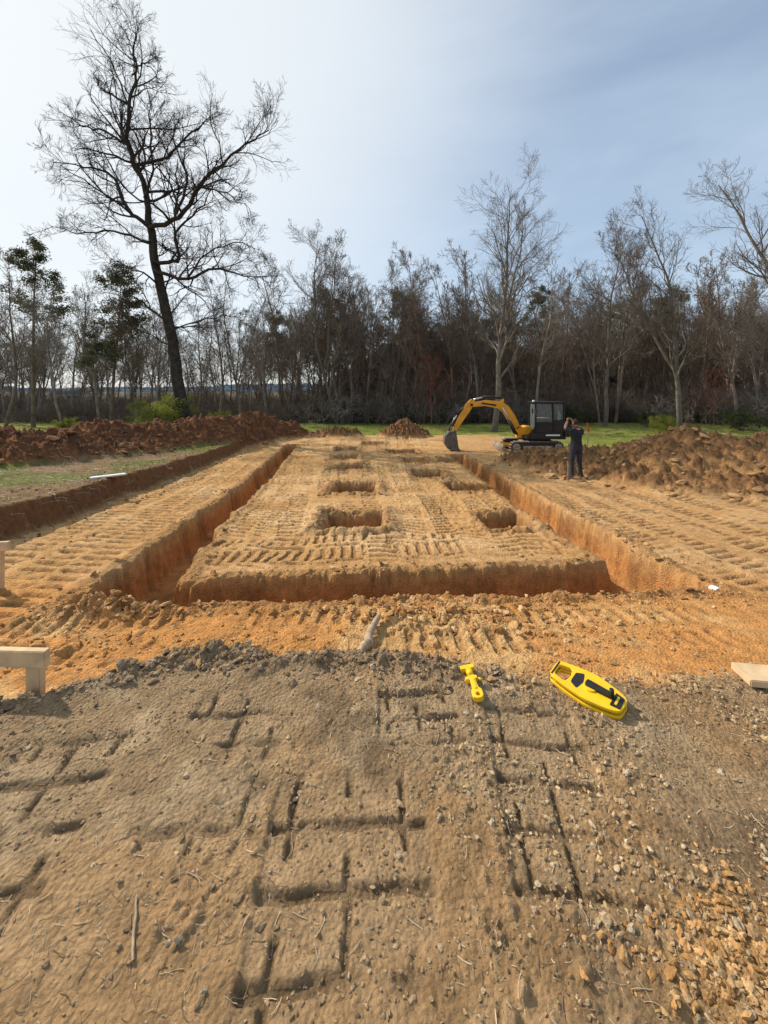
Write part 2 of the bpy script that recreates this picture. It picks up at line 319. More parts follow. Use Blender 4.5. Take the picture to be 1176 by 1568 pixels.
n=520; x=R.normal(.5,.5,n); y=R.normal(2.75,.16,n); sets.append((np.stack([x,y],1),powr(n,.008,.055,17,2.6),pal(n,OR+[(.36,.18,.065)]),2))
n=180; x=R.normal(-2.35,.3,n); y=R.normal(2.85,.1,n); sets.append((np.stack([x,y],1),powr(n,.01,.06,18,2.4),pal(n,OR+[(.28,.15,.065)]),2))
n=42000; x=R.uniform(-7,4.6,n); y=2.8+21*R.random(n)**1.6
_,_,inf=t_old(x,y); k=(inf['sd']>-.28)&(inf['sd']<.0)&(R.random(n)<.35)&clump(x,y,1.2,-.15,315); x,y=x[k][:4200],y[k][:4200]
sets.append((np.stack([x,y],1),powr(len(x),.006,.05,19,3.0),pal(len(x),[(.42,.25,.11),(.33,.18,.075),(.5,.31,.145),(.25,.14,.065)]),2))
n=7500; x=R.uniform(-5,8.5,n); y=3.5+14*R.random(n)**1.4; k=clump(x,y,1.1,-.05,317); x,y=x[k],y[k]; _,_,inf=t_old(x,y); k=inf['sd']<.0; x,y=x[k],y[k]
sets.append((np.stack([x,y],1),powr(len(x),.006,.036,20,3.6),pal(len(x),[(.54,.34,.16),(.45,.27,.12),(.36,.2,.09)]),2))
n=18000; x=R.uniform(-19,19,n); y=R.uniform(5,30,n); _,_,inf=t_old(x,y); k=(inf['mnd']>.03)&((x<0)|(x>4)|(y>25)); x,y=x[k],y[k]
c=pal(len(x),[(.39,.225,.103),(.27,.155,.078),(.45,.275,.13)]); cl=pal(len(x),[(.26,.118,.052),(.16,.078,.04),(.31,.15,.068)],seed=5); c=np.where((x<0)[:,None],cl,c)
sets.append((np.stack([x,y],1),powr(len(x),.015,.17,21,3.0),c,2))
n=900; x=R.uniform(-6.6,-5.0,n); y=R.uniform(3,20,n); sets.append((np.stack([x-np.clip((y-5)*.1,0,1.5),y],1),powr(n,.01,.05,22,2.8),pal(n,[(.26,.15,.08),(.18,.11,.06)]),2))
AV=[];AF=[];AC=[];off=0
for q,(xy,s,c,sub) in enumerate(sets):
    v,f,cc=rocks(xy,s,c,sub,seed=40+q); AV.append(v);AF.append(f+off);AC.append(cc);off+=len(v)
mk_obj("soil_clods",np.concatenate(AV),np.concatenate(AF),M_clod,False,np.concatenate(AC))
# ---------------------------------------------------------------- straw / grass
M_straw=soilmat("dry_straw",fine=60,bump=.1,contrast=.2)
def ribbons(xyo,L,w,cols,seed,rise=.01,segs=3,up=False):
    xy=np.stack([xyo[:,0]*.951,ym(xyo[:,1])],1)
    r=np.random.default_rng(seed); n=len(xy); z,_,_=terrain(xy[:,0],xy[:,1])
    a=r.uniform(0,6.283,n); d=np.stack([np.cos(a),np.sin(a),np.zeros(n)],1); bend=r.uniform(-.5,.5,n)
    P=[]
    for s in range(segs+1):
        t=s/segs
        if up: p=np.stack([xy[:,0],xy[:,1],z],1)+d*(L*t*t*.6)[:,None]+np.array([0,0,1])*(L*t*(1-.3*t))[:,None]
        else:
            aa=a+bend*t; dd=np.stack([np.cos(aa),np.sin(aa)],1)
            x2=xy+dd*(L*(t-.5))[:,None]; z2,_,_=terrain(x2[:,0],x2[:,1]); zz=np.maximum(z2,z-.004)
            p=np.stack([x2[:,0],x2[:,1],zz+rise*r.uniform(.2,1,n)],1)
        P.append(p)
    P=np.stack(P,1); side=np.stack([-np.sin(a),np.cos(a),np.zeros(n)],1)
    wt=np.array([1,.8,.5,.08])[:segs+1] if up else np.ones(segs+1)
    Lv=P-side[:,None]*w[:,None,None]*wt[None,:,None]; Rv=P+side[:,None]*w[:,None,None]*wt[None,:,None]
    Rv[...,2]+=(0 if up else 1)*w[:,None]
    Vv=np.stack([Lv,Rv],2).reshape(-1,3); b=(np.arange(n)*(segs+1)*2)[:,None]+np.arange(segs)[None]*2; b=b.ravel()
    return Vv,np.stack([b,b+1,b+3,b+2],1),np.repeat(cols,(segs+1)*2,0)
n=8000; x=R.uniform(-2.2,2.5,n); y=.35+1.75*R.random(n); k=clump(x,y,2.0,.0,401)|(R.random(n)<.2); x,y=x[k],y[k]; n=len(x)
v,f,c=ribbons(np.stack([x,y],1),powr(n,.008,.06,8,2.4),R.uniform(.0004,.0011,n),pal(n,[(.42,.33,.21),(.28,.2,.12),(.52,.42,.28),(.15,.105,.065)]),5,.004)
v2,f2,c2=ribbons(np.stack([R.uniform(-10,-5.6,1500),R.uniform(4,14,1500)],1),R.uniform(.08,.4,1500),R.uniform(.002,.006,1500),pal(1500,[(.36,.28,.18),(.22,.16,.1),(.45,.36,.24)]),6,.03)
mk_obj("dead_grass_litter",np.concatenate([v,v2]),np.concatenate([f,f2+len(v)]),M_straw,False,np.concatenate([c,c2]))
gs=[]
n=1100; x=R.uniform(-1.6,1.8,n); y=R.uniform(.4,1.6,n); k=clump(x,y,4,.28,409); gs.append((x[k],y[k],.010,.03,.0007))
n=13000; x=R.uniform(-13,-5.8,n); y=R.uniform(5,26,n); _,_,inf=t_old(x,y); k=clump(x,y,.7,.12,411)&(inf['mnd']<.1)&(inf['bank']>.9); gs.append((x[k],y[k],.04,.13,.004))
n=30000; x=R.uniform(-48,46,n); y=12+32*R.random(n)**.8; _,_,inf=t_old(x,y); k=(inf['lawn']>.6); gs.append((x[k],y[k],.05,.15,.011))
VV=[];FF=[];CC=[];o=0
for q,(x,y,a,b,w) in enumerate(gs):
    n=len(x); v,f,c=ribbons(np.stack([x,y],1),R.uniform(a,b,n),R.uniform(w*.6,w*1.3,n),pal(n,[(.18,.22,.04),(.24,.26,.055),(.14,.18,.034),(.31,.26,.11)],seed=q),50+q,up=True)
    VV.append(v);FF.append(f+o);CC.append(c);o+=len(v)
mk_obj("grass",np.concatenate(VV),np.concatenate(FF),M_straw,False,np.concatenate(CC))
# ---------------------------------------------------------------- tree machinery
def nrm(v): return v/np.maximum(np.linalg.norm(v,axis=-1,keepdims=True),1e-9)
def grow(st,d,L,r,S,wander,trop,rg,taper=.7):
    P=[st];D=[d];p=st
    for s in range(S):
        d=nrm(d+rg.normal(size=d.shape)*wander+np.array([0,0,trop])); p=p+d*(L/S)[:,None]; P.append(p);D.append(d)
    t=np.linspace(0,1,S+1); return np.stack(P,1),r[:,None]*(1-taper*t)[None],np.stack(D,1)
def spawn(P,Rr,D,L,k,tmin,a0,a1,lr,rr,rg,flat=0):
    n,S=P.shape[0],P.shape[1]-1
    t=tmin+(1-tmin)*(np.arange(k)[None]+rg.random((n,k)))/k; t=np.minimum(t,.999); q=t*S; i=q.astype(int); f=(q-i)[...,None]; ii=np.arange(n)[:,None]
    st=P[ii,i]*(1-f)+P[ii,i+1]*f; d=D[ii,i+1]; r=(Rr[ii,i]*(1-f[...,0])+Rr[ii,i+1]*f[...,0])
    pv=rg.normal(size=d.shape); pv[...,2]*=(1-flat); pv=nrm(pv-(pv*d).sum(-1,keepdims=True)*d); a=rg.uniform(a0,a1,(n,k))[...,None]
    nd=nrm(np.cos(a)*d+np.sin(a)*pv); nl=(L[:,None]*lr*(1.15-.6*(t-tmin)/(1-tmin))*rg.uniform(.6,1.25,(n,k)))
    return st.reshape(-1,3),nd.reshape(-1,3),nl.ravel(),np.minimum(r*rr,r*.95).ravel()
def tubes(P,Rr,D,n,rg):
    N,S1=P.shape[:2]; a=nrm(np.cross(D[:,0],rg.normal(size=(N,3))))[:,None]; a=nrm(a-(a*D).sum(-1,keepdims=True)*D); b=np.cross(D,a)
    th=np.arange(n)*2*np.pi/n
    V=P[:,:,None]+Rr[:,:,None,None]*(np.cos(th)[None,None,:,None]*a[:,:,None]+np.sin(th)[None,None,:,None]*b[:,:,None])
    base=(np.arange(N)*S1*n)[:,None,None]+(np.arange(S1-1)*n)[None,:,None]; j=np.arange(n)[None,None]; j2=(j+1)%n
    F=np.stack(np.broadcast_arrays(base+j,base+j2,base+n+j2,base+n+j),-1).reshape(-1,4); return V.reshape(-1,3),F
class Acc:
    def __init__(s): s.V=[];s.F=[];s.o=0
    def add(s,v,f): s.V.append(v);s.F.append(f+s.o);s.o+=len(v)
    def get(s): return np.concatenate(s.V),np.concatenate(s.F)
def polyline(pts,rad,rg,sub=4,jit=.04):
    pts=np.array(pts,float);rad=np.array(rad,float);n=len(pts);t=np.arange(n);tt=np.linspace(0,n-1,(n-1)*sub+1)
    e=np.vstack([2*pts[0]-pts[1],pts,2*pts[-1]-pts[-2]]); out=[]
    for q in tt:
        i=min(int(q),n-2);f=q-i;p0,p1,p2,p3=e[i],e[i+1],e[i+2],e[i+3]
        out.append(.5*((2*p1)+(-p0+p2)*f+(2*p0-5*p1+4*p2-p3)*f*f+(-p0+3*p1-3*p2+p3)*f**3))
    out=np.array(out); out[1:]+=rg.normal(size=out[1:].shape)*jit; R_=np.interp(tt,t,rad); D=nrm(np.gradient(out,axis=0)); return out[None],R_[None],D[None]
def bare_tree_mesh(name,mat,Ht,r0,seed,l1=14,l2=6,l3=5,l4=3,spread=.36,tmin=.3,lean=.05,upr=.12,fork=False,minr=.006):
    rg=np.random.default_rng(seed); A=Acc()
    st=np.array([[0,0,-.3]]); d=nrm(np.array([[rg.normal()*lean,rg.normal()*lean,1.]])); trunks=[]
    P,Rr,D=grow(st,d,np.array([Ht*.97]),np.array([r0]),14,.07,.03,rg,.9); trunks.append((P,Rr,D,np.array([Ht])))
    if fork:
        i=4; P2,R2,D2=grow(P[:,i],nrm(D[:,i]+np.array([[.35*rg.choice([-1,1]),.1,0]])),np.array([Ht*.66]),Rr[:,i]*.8,10,.07,.08,rg,.88); trunks.append((P2,R2,D2,np.array([Ht*.75])))
    for (P,Rr,D,L) in trunks:
        v,f=tubes(P,Rr,D,7,rg);A.add(v,f)
        p1=spawn(P,Rr,D,L*spread,l1,tmin,.45,1.05,1,.55,rg); P1,R1,D1=grow(p1[0],p1[1],p1[2],p1[3],7,.16,upr,rg,.8); v,f=tubes(P1,R1,D1,5,rg);A.add(v,f)
        p2=spawn(P1,R1,D1,p1[2],l2,.2,.4,.95,.5,.6,rg); P2,R2,D2=grow(p2[0],p2[1],p2[2],np.maximum(p2[3],minr),5,.18,upr*.8,rg,.6); v,f=tubes(P2,R2,D2,4,rg);A.add(v,f)
        p3=spawn(P2,R2,D2,p2[2],l3,.15,.35,.9,.55,.6,rg); P3,R3,D3=grow(p3[0],p3[1],p3[2],np.maximum(p3[3],minr*.8),4,.18,.06,rg,.5); v,f=tubes(P3,R3,D3,3,rg);A.add(v,f)
        if l4:
            p4=spawn(P3,R3,D3,p3[2],l4,.15,.35,.9,.65,.7,rg); P4,R4,D4=grow(p4[0],p4[1],p4[2],np.maximum(p4[3]*.8,minr*.65),3,.18,.05,rg,.4); v,f=tubes(P4,R4,D4,3,rg);A.add(v,f)
    v,f=A.get(); return mk_mesh(name,v,f,mat,True)
def leafcloud(cent,rad,npc,size,rg,elong=1.0,flat=.6):
    k=len(cent); c=np.repeat(cent,npc,0); r=np.repeat(rad,npc)[:,None]; n=len(c)
    d=nrm(rg.normal(size=(n,3)))*(rg.random((n,1))**.45)*r; d[:,2]*=flat; p=c+d
    u=nrm(rg.normal(size=(n,3))); w=nrm(np.cross(u,rg.normal(size=(n,3)))); s=size*rg.uniform(.6,1.4,(n,1))
    V=np.stack([p-u*s*.5*elong,p+w*s*.28,p+u*s*.5*elong,p-w*s*.28],1).reshape(-1,3); b=np.arange(n)*4
    return V,np.stack([b,b+1,b+2,b+3],1)
M_barkL=pmat("bark_grey",(.165,.14,.115),.95,.3,3,bump=.5,spec=.1)
M_barkF=pmat("bark_forest",(.17,.128,.10),.95,.4,1.2,spec=.1); M_barkG=pmat("bark_forest_grey",(.23,.195,.165),.95,.35,1.2,spec=.1); M_barkR=pmat("budding_twigs",(.24,.09,.06),.9,.3,2,spec=.1)
M_barkD=pmat("bark_dark",(.05,.042,.036),.95,.35,3,bump=.8,spec=.1)
def leafmat(name,c,c2,scale=1.2): return pmat(name,c,.75,.45,scale,spec=.2,col2=c2,detail=8,transl=.4)
M_pine=leafmat("pine_needles",(.07,.082,.04),(.15,.155,.08)); M_bush=leafmat("bush_leaves",(.22,.25,.037),(.34,.35,.065)); M_ever=leafmat("evergreen_leaves",(.06,.085,.027),(.12,.15,.04))
def mesh2(name,parts):
    A=Acc(); mats=[];idx=[]
    for q,(v,f,m) in enumerate(parts): A.add(v,f); idx.append(np.full(len(f),q)); mats.append(m)
    v,f=A.get(); me=mk_mesh(name,v,f); [me.materials.append(m) for m in mats]; me.polygons.foreach_set("material_index",np.concatenate(idx).astype(np.int32)); return me
def pine_mesh(name,Ht,r0,seed,crown=.45,nb=34,spread=.17):
    rg=np.random.default_rng(seed); A=Acc(); P,Rr,D=grow(np.array([[0,0,-.3]]),np.array([[0,0,1.]]),np.array([Ht]),np.array([r0]),10,.025,.05,rg,.85); v,f=tubes(P,Rr,D,7,rg);A.add(v,f)
    p1=spawn(P,Rr,D,np.array([Ht*spread]),nb,crown,.8,1.5,1,.35,rg); P1,R1,D1=grow(p1[0],p1[1],p1[2],p1[3],5,.16,.08,rg,.8); v,f=tubes(P1,R1,D1,4,rg);A.add(v,f)
    p2=spawn(P1,R1,D1,p1[2],5,.3,.4,1.1,.5,.6,rg); P2,R2,D2=grow(p2[0],p2[1],p2[2],p2[3],3,.15,.1,rg,.6); v,f=tubes(P2,R2,D2,3,rg);A.add(v,f)
    c=np.concatenate([P1[:,4],P1[:,5],P2[:,3],P2[:,2]]); k=rg.random(len(c))<.7; c=c[k]
    lv,lf=leafcloud(c,rg.uniform(.3,.8,len(c)),40,.14,rg,1.7,.6)
    wv,wf=A.get(); return mesh2(name,[(wv,wf,M_barkF),(lv,lf,M_pine)])
def bush_mesh(name,w,h,seed,mat,nc=40,npc=90,size=.09):
    rg=np.random.default_rng(seed); A=Acc(); n=16; st=rg.normal(size=(n,3))*np.array([w*.08,w*.08,0]); d=nrm(rg.normal(size=(n,3))*np.array([.6,.6,0])+np.array([0,0,1.]))
    P,Rr,D=grow(st,d,rg.uniform(.6,1,n)*h,np.full(n,.025),6,.14,.02,rg,.8); v,f=tubes(P,Rr,D,4,rg);A.add(v,f)
    p=spawn(P,Rr,D,np.full(n,h),9,.2,.4,1.1,.45,.6,rg); P1,R1,D1=grow(p[0],p[1],p[2],p[3],4,.15,.03,rg,.6); v,f=tubes(P1,R1,D1,3,rg);A.add(v,f)
    e=np.concatenate([P1[:,4],P1[:,2]]); e=e[rg.permutation(len(e))[:nc]]; lv,lf=leafcloud(e,rg.uniform(.12,.34,len(e))*w/2.6*1.2,npc,size,rg,1.1,.8)
    wv,wf=A.get(); return mesh2(name,[(wv,wf,M_barkL),(lv,lf,mat)])
def brush_mesh(name,w,h,seed,mat):
    rg=np.random.default_rng(seed); A=Acc(); n=34; st=rg.uniform(-1,1,(n,3))*np.array([w*.5,w*.4,0]); d=nrm(rg.normal(size=(n,3))*np.array([.3,.3,0])+np.array([0,0,1.]))
    L=rg.uniform(.3,1,n)*h; P,Rr,D=grow(st,d,L,np.full(n,.024),6,.15,.04,rg,.6); v,f=tubes(P,Rr,D,3,rg);A.add(v,f)
    p=spawn(P,Rr,D,L,10,.1,.4,1.2,.4,.75,rg); P1,R1,D1=grow(p[0],p[1],p[2],p[3],4,.18,.03,rg,.4); v,f=tubes(P1,R1,D1,3,rg);A.add(v,f)
    p=spawn(P1,R1,D1,p[2],5,.15,.4,1.1,.55,.8,rg); P1,R1,D1=grow(p[0],p[1],p[2],p[3],3,.18,.02,rg,.4); v,f=tubes(P1,R1,D1,3,rg);A.add(v,f)
    v,f=A.get(); return mk_mesh(name,v,f,mat)
def put(name,me,x,y,s=1,rz=None,parent=None,dz=0,sz=None):
    x,y=W(x,y)
    o=bpy.data.objects.new(name,me); o.location=(x,y,H(x,y)+dz); o.rotation_euler=(0,0,random.uniform(0,6.28) if rz is None else rz); o.scale=(s,s,sz or s); return link(o,parent)
# ---- the big leaning hardwood
rg=np.random.default_rng(11); YT=float(ym(28))
def remap(x,z):
    r=(z-1.6)/28; v=math.tan(math.atan(r)+PA); rp=v-TP; dy=.9512+.3085*v; return (x*dy/28*YT,1.6+YT*rp)
def L3(pts,r0,r1,ys):
    n=len(pts); y=YT+np.cumsum(np.r_[ys[0],rg.normal(size=n-1)*.25+ys[1]]); pp=[remap(*p) for p in pts]; return [(p[0],yy,p[1]) for p,yy in zip(pp,y)],np.linspace(r0,r1,n)
limbs=[(L3([(-13.95,-2.3),(-14.1,-.9),(-14.4,1.7),(-14.5,4.6),(-14.6,7.35),(-14.7,9.35),(-14.5,11.1)],.46,.24,(0,0)),0),
 (L3([(-14.5,11.1),(-14.4,12.6),(-14.7,14),(-15.1,15.5),(-14.4,16.9),(-14,18.4),(-13.9,19.5),(-13.6,20.2)],.21,.025,(0,0)),1),
 (L3([(-14.5,11.0),(-12.5,11.4),(-10.9,12.9),(-9.4,14.0),(-7.4,15.0),(-6.4,15.5)],.17,.025,(0,-.2)),1),
 (L3([(-14.5,11.0),(-15.8,12.1),(-16.4,13.7),(-18.2,14.3),(-20.0,14.4)],.15,.02,(0,.2)),1),
 (L3([(-14.6,9.2),(-13.1,9.3),(-13.1,10.8),(-11.4,11.9),(-10.2,13.4)],.15,.02,(0,.25)),1),
 (L3([(-14.6,8.6),(-12.4,8.1),(-10.3,8.45),(-8.5,8.0),(-6.9,7.9)],.13,.018,(0,-.3)),1),
 (L3([(-14.7,14.1),(-13,14.7),(-10.9,16),(-10.2,16.4)],.12,.02,(0,.1)),1),
 (L3([(-14.45,16.8),(-15.7,17.6),(-16.7,18.2)],.09,.02,(0,.3)),1),
 (L3([(-14.1,18.2),(-13.2,18.5),(-12.5,18.0)],.06,.015,(0,-.3)),1),
 (L3([(-14.55,5.9),(-16.2,7.1),(-17.6,7.7)],.08,.015,(0,-.2)),1),
 (L3([(-14.5,4.9),(-12.6,5.7),(-11,6.1),(-9.6,6.2)],.06,.012,(0,.3)),1),
 (L3([(-14.8,15),(-16.4,15.9),(-17.6,16.1),(-18.4,16.6)],.09,.015,(0,.2)),1),
 (L3([(-12.5,11.5),(-11.6,13.0),(-12,14.8),(-11.8,15.8)],.10,.015,(-.5,.2)),1),
 (L3([(-14.6,10.2),(-16.6,10.7),(-18.4,10.4),(-19.8,10.8)],.09,.015,(0,-.4)),1),
 (L3([(-10.9,12.9),(-9.3,12.5),(-8,11.8)],.07,.013,(-.5,-.2)),1),
 (L3([(-12.4,8.1),(-11,9.6),(-9,10.2),(-7.8,9.8)],.07,.013,(-.4,.2)),1),
 (L3([(-14.65,8.0),(-16.2,8.9),(-18,9.0)],.07,.013,(0,.3)),1),
 (L3([(-14.5,12.5),(-13.3,13.6),(-12.9,15.4),(-12.5,16.8)],.09,.015,(0,-.5)),1)]
A=Acc()
for (pts,rad),lev in limbs:
    P,Rr,D=polyline(pts,rad,rg,4,.07 if lev else .02); v,f=tubes(P,Rr,D,9,rg);A.add(v,f)
    LL=np.array([np.linalg.norm(np.diff(P[0],axis=0),axis=1).sum()])
    if lev==0: p1=spawn(P,Rr,D,np.array([3.2]),9,.35,.7,1.2,1,.2,rg)
    else: p1=spawn(P,Rr,D,LL*.28+.85,max(9,int(LL[0]*1.8)),.12,.45,1.1,1,.6,rg)
    P1,R1,D1=grow(p1[0],p1[1],p1[2],np.maximum(p1[3],.02),7,.2,.05,rg,.75); v,f=tubes(P1,R1,D1,5,rg);A.add(v,f)
    p2=spawn(P1,R1,D1,p1[2],6,.15,.4,.95,.5,.62,rg); P2,R2,D2=grow(p2[0],p2[1],p2[2],np.maximum(p2[3],.011),5,.22,.05,rg,.65); v,f=tubes(P2,R2,D2,4,rg);A.add(v,f)
    p3=spawn(P2,R2,D2,p2[2],5,.15,.4,.95,.6,.7,rg); P3,R3,D3=grow(p3[0],p3[1],p3[2],np.maximum(p3[3],.008),4,.2,.05,rg,.5); v,f=tubes(P3,R3,D3,3,rg);A.add(v,f)
    p4=spawn(P3,R3,D3,p3[2],3,.2,.35,.8,.7,.8,rg); P4,R4,D4=grow(p4[0],p4[1],p4[2],np.maximum(p4[3],.006),3,.15,.05,rg,.4); v,f=tubes(P4,R4,D4,3,rg);A.add(v,f)
v,f=A.get(); mk_obj("leaning_bare_tree",v,f,M_barkD,True)
BT=[bare_tree_mesh("bare_tree_mesh_a",M_barkF,17,.17,21,tmin=.3,spread=.25,l1=18,minr=.018,l4=3),
    bare_tree_mesh("bare_tree_mesh_b",M_barkG,15,.14,22,tmin=.35,spread=.24,l1=16,fork=True,minr=.016,l4=2),
    bare_tree_mesh("bare_tree_mesh_c",M_barkG,16,.16,23,tmin=.3,spread=.24,l1=18,minr=.017,l4=3),
    bare_tree_mesh("bare_tree_mesh_d",M_barkF,12,.11,24,tmin=.2,spread=.28,l1=18,minr=.016,l4=3),
    bare_tree_mesh("bare_tree_mesh_e",M_barkF,14,.13,25,tmin=.25,spread=.25,l1=16,fork=True,minr=.017,l4=2)]
PN=[pine_mesh("pine_mesh_a",16,.2,31),pine_mesh("pine_mesh_b",14,.17,32,.35,40,.19),pine_mesh("pine_mesh_c",17,.2,33,.58,26,.15)]
BR=[brush_mesh("brush_mesh_a",4,3.2,41,M_barkF),brush_mesh("brush_mesh_b",4.5,2.4,42,M_barkG),brush_mesh("brush_mesh_c",4,4.6,43,M_barkF)]
EV=[bush_mesh("evergreen_mesh_a",2.4,2.2,51,M_ever,60,80,.10),bush_mesh("evergreen_mesh_b",3,1.6,52,M_ever,60,80,.10)]
MBH=bush_mesh("bush_mesh",3.3,2.6,53,M_bush,130,120,.07)
MBR=bare_tree_mesh("bud_tree_mesh",M_barkR,7,.06,26,tmin=.2,spread=.35,l1=16,minr=.009)
kw=dict(l1=24,l2=7,l3=6)
FT=[(9.6,34,bare_tree_mesh("bare_tree_big",M_barkL,20.9,.27,61,**kw,l4=3,tmin=.22,spread=.29,fork=True,minr=.010)),
    (-5.8,45,bare_tree_mesh("bare_tree_tall",M_barkL,20.6,.2,62,**kw,l4=3,tmin=.4,spread=.22,fork=True,minr=.013)),
    (1.2,48,bare_tree_mesh("bare_tree_mid",M_barkL,20.6,.2,63,**kw,l4=3,tmin=.45,spread=.22,fork=True,minr=.013)),
    (-12.4,34,bare_tree_mesh("bare_tree_slim",M_barkL,13.2,.11,64,l1=14,l2=6,l3=5,l4=3,tmin=.2,spread=.2,upr=.25,fork=True,minr=.009)),
    (22,39,bare_tree_mesh("bare_tree_edge",M_barkL,18,.2,65,**kw,l4=3,tmin=.3,spread=.24,minr=.012)),
    (23.4,31,bare_tree_mesh("bare_tree_pale",M_barkL,18,.2,66,**kw,l4=3,tmin=.22,spread=.22,upr=.2,fork=True,minr=.010)),
    (29,26,bare_tree_mesh("bare_tree_side",M_barkL,19.4,.26,67,**kw,l4=3,tmin=.25,spread=.28,minr=.009))]
for x,y,me in FT: put("bare_tree",me,x,y,rz=0)
put("bare_tree",BT[2],16,42,1.1); put("bare_tree",BT[4],32,36,1.15); put("bare_tree",BT[0],-33,34,.85); put("bare_tree",BT[1],-27,33,.8);put("bare_tree",BT[2],-19.5,33,.72);put("bare_tree",BT[4],-23,36,.85);put("bare_tree",BT[2],-29,40,.9);put("bare_tree",BT[0],-16,38,.8);put("bare_tree",BT[1],-5,47,1.2);put("bare_tree",BT[0],4,47,1.12)
for x,y,k,s in [(-34,38,2,.95),(-26.5,38,1,1.0),(2.5,62,0,1.1),(-8.5,60,1,1.2),(37,52,1,1.1)]:
    put("pine_tree",PN[k],x,y,s)
put("redbud_tree",MBR,4.8,40,1.0); put("redbud_tree",MBR,32,38,.8)
put("yellow_green_bush",MBH,-15.6,27.5,1.0); put("yellow_green_bush",MBH,-12.0,29,.6); put("yellow_green_bush",MBH,21.6,30,.6); put("yellow_green_bush",MBH,-27,33,.45)
for x,y,s in [(19.5,42,1),(3,44,.8),(6,43,.8),(-2,45,.7),(26,38,.8),(14,43.5,.8),(-7,44,.7),(31,34,.9),(35,31,1)]: put("evergreen_shrub",random.choice(EV),x,y,s)
forest=empty("distant_forest"); c=0
r2=np.random.default_rng(77)
for row,(y0,nn) in enumerate([(46,54),(50,58),(55,58),(60,58),(66,58),(73,58),(81,54)]):
    Wd=y0*1.14+6
    for q in range(nn):
        x=-Wd+2*Wd*(q+r2.random())/nn; y=y0+r2.normal()*1.6
        if x<-y*.26 and (r2.random()>.72): continue
        me=BT[r2.integers(0,5)]; s=r2.uniform(.8,1.12)*(1.14 if y0>60 else 1.02)
        if x<-y*.26: s*=.82
        if r2.random()<.12 and x>-y*.28 and y0>=66: me=PN[r2.integers(0,3)]; s=r2.uniform(1.0,1.2)
        put("forest_tree_%d"%c,me,x,y,s,parent=forest); c+=1
for row,(y0,nn) in enumerate([(44.5,46),(47,44),(51,42),(57,44),(66,46),(80,52),(95,56)]):
    Wd=y0*1.12+4
    for q in range(nn):
        x=-Wd+2*Wd*(q+r2.random())/nn; y=y0+r2.normal()*.8
        if y0>70 and x>-y*.1: continue
        me=BR[r2.integers(0,3)]; s=r2.uniform(.8,1.6)
        if x<-y*.24: s*=.62 if y0<60 else .95
        put("undergrowth_%d"%c,me,x,y,s,parent=forest); c+=1
def strip(name,x0,x1,y0,hfun,mat,step,parent=None,jz=.25,z0=-6):
    xs=np.arange(x0,x1,step); zs=np.linspace(0,1,14); r=np.random.default_rng(5); Vv=[]
    for q,x in enumerate(xs):
        for j,t in enumerate(zs): Vv.append((x+r.normal()*step*.2,y0+r.normal()*1.2+t*2,z0+t*(hfun(x)-z0)+r.normal()*jz*(j>0)))
    n=len(zs);i=(np.arange(len(xs)-1)[:,None]*n+np.arange(n-1)[None]).ravel()
    return mk_obj(name,np.array(Vv),np.stack([i,i+n,i+n+1,i+1],1),mat,False,parent=parent)
M_deep=pmat("deep_woods",(.09,.075,.055),.95,.5,.9,spec=.05,col2=(.19,.155,.12),detail=10)
strip("deep_woods",-13,150,88,lambda x:9.5+2.4*fbm(np.array([x]),np.array([0.]),.12,4,3)[0]+2.2*random.random()-(6*max(0,(-x)/13)),M_deep,.8,forest)
M_hill=pmat("hill_woods_haze_tint",(.38,.45,.50),.95,.12,.02,spec=.05)  # pale blue: distance haze painted into the colour of the wooded hills
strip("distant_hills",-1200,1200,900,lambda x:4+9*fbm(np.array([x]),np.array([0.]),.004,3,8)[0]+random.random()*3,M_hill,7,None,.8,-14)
M_white=pmat("white_siding",(.5,.5,.5),.6,.06,1); M_roofD=pmat("grey_roof",(.2,.2,.21),.7,.15,1); M_dark=pmat("dark_glass",(.02,.022,.025),.15,.1,3)
# ---------------------------------------------------------------- generic part builders
def part_box(name,c,s,mat,parent,bev=.02,rot=(0,0,0)):
    bm=bmesh.new(); bmesh.ops.create_cube(bm,size=1); bmesh.ops.scale(bm,vec=s,verts=bm.verts)
    if bev: bmesh.ops.bevel(bm,geom=bm.edges[:],offset=min(bev,min(s)*.4),segments=2,affect='EDGES')
    me=bpy.data.meshes.new(name); bm.to_mesh(me); bm.free(); me.materials.append(mat)
    o=bpy.data.objects.new(name,me); o.location=c; o.rotation_euler=rot; return link(o,parent)
def part_prism(name,prof,y0,y1,mat,parent,bev=.015,smooth=False):
    bm=bmesh.new(); vs=[bm.verts.new((p[0],y0,p[1])) for p in prof]; f=bm.faces.new(vs); r=bmesh.ops.extrude_face_region(bm,geom=[f])
    for v in r['geom']:
        if isinstance(v,bmesh.types.BMVert): v.co.y=y1
    bmesh.ops.recalc_face_normals(bm,faces=bm.faces)
    if bev: bmesh.ops.bevel(bm,geom=bm.edges[:],offset=bev,segments=2,affect='EDGES')
    me=bpy.data.meshes.new(name); bm.to_mesh(me); bm.free(); me.materials.append(mat); return link(bpy.data.objects.new(name,me),parent)
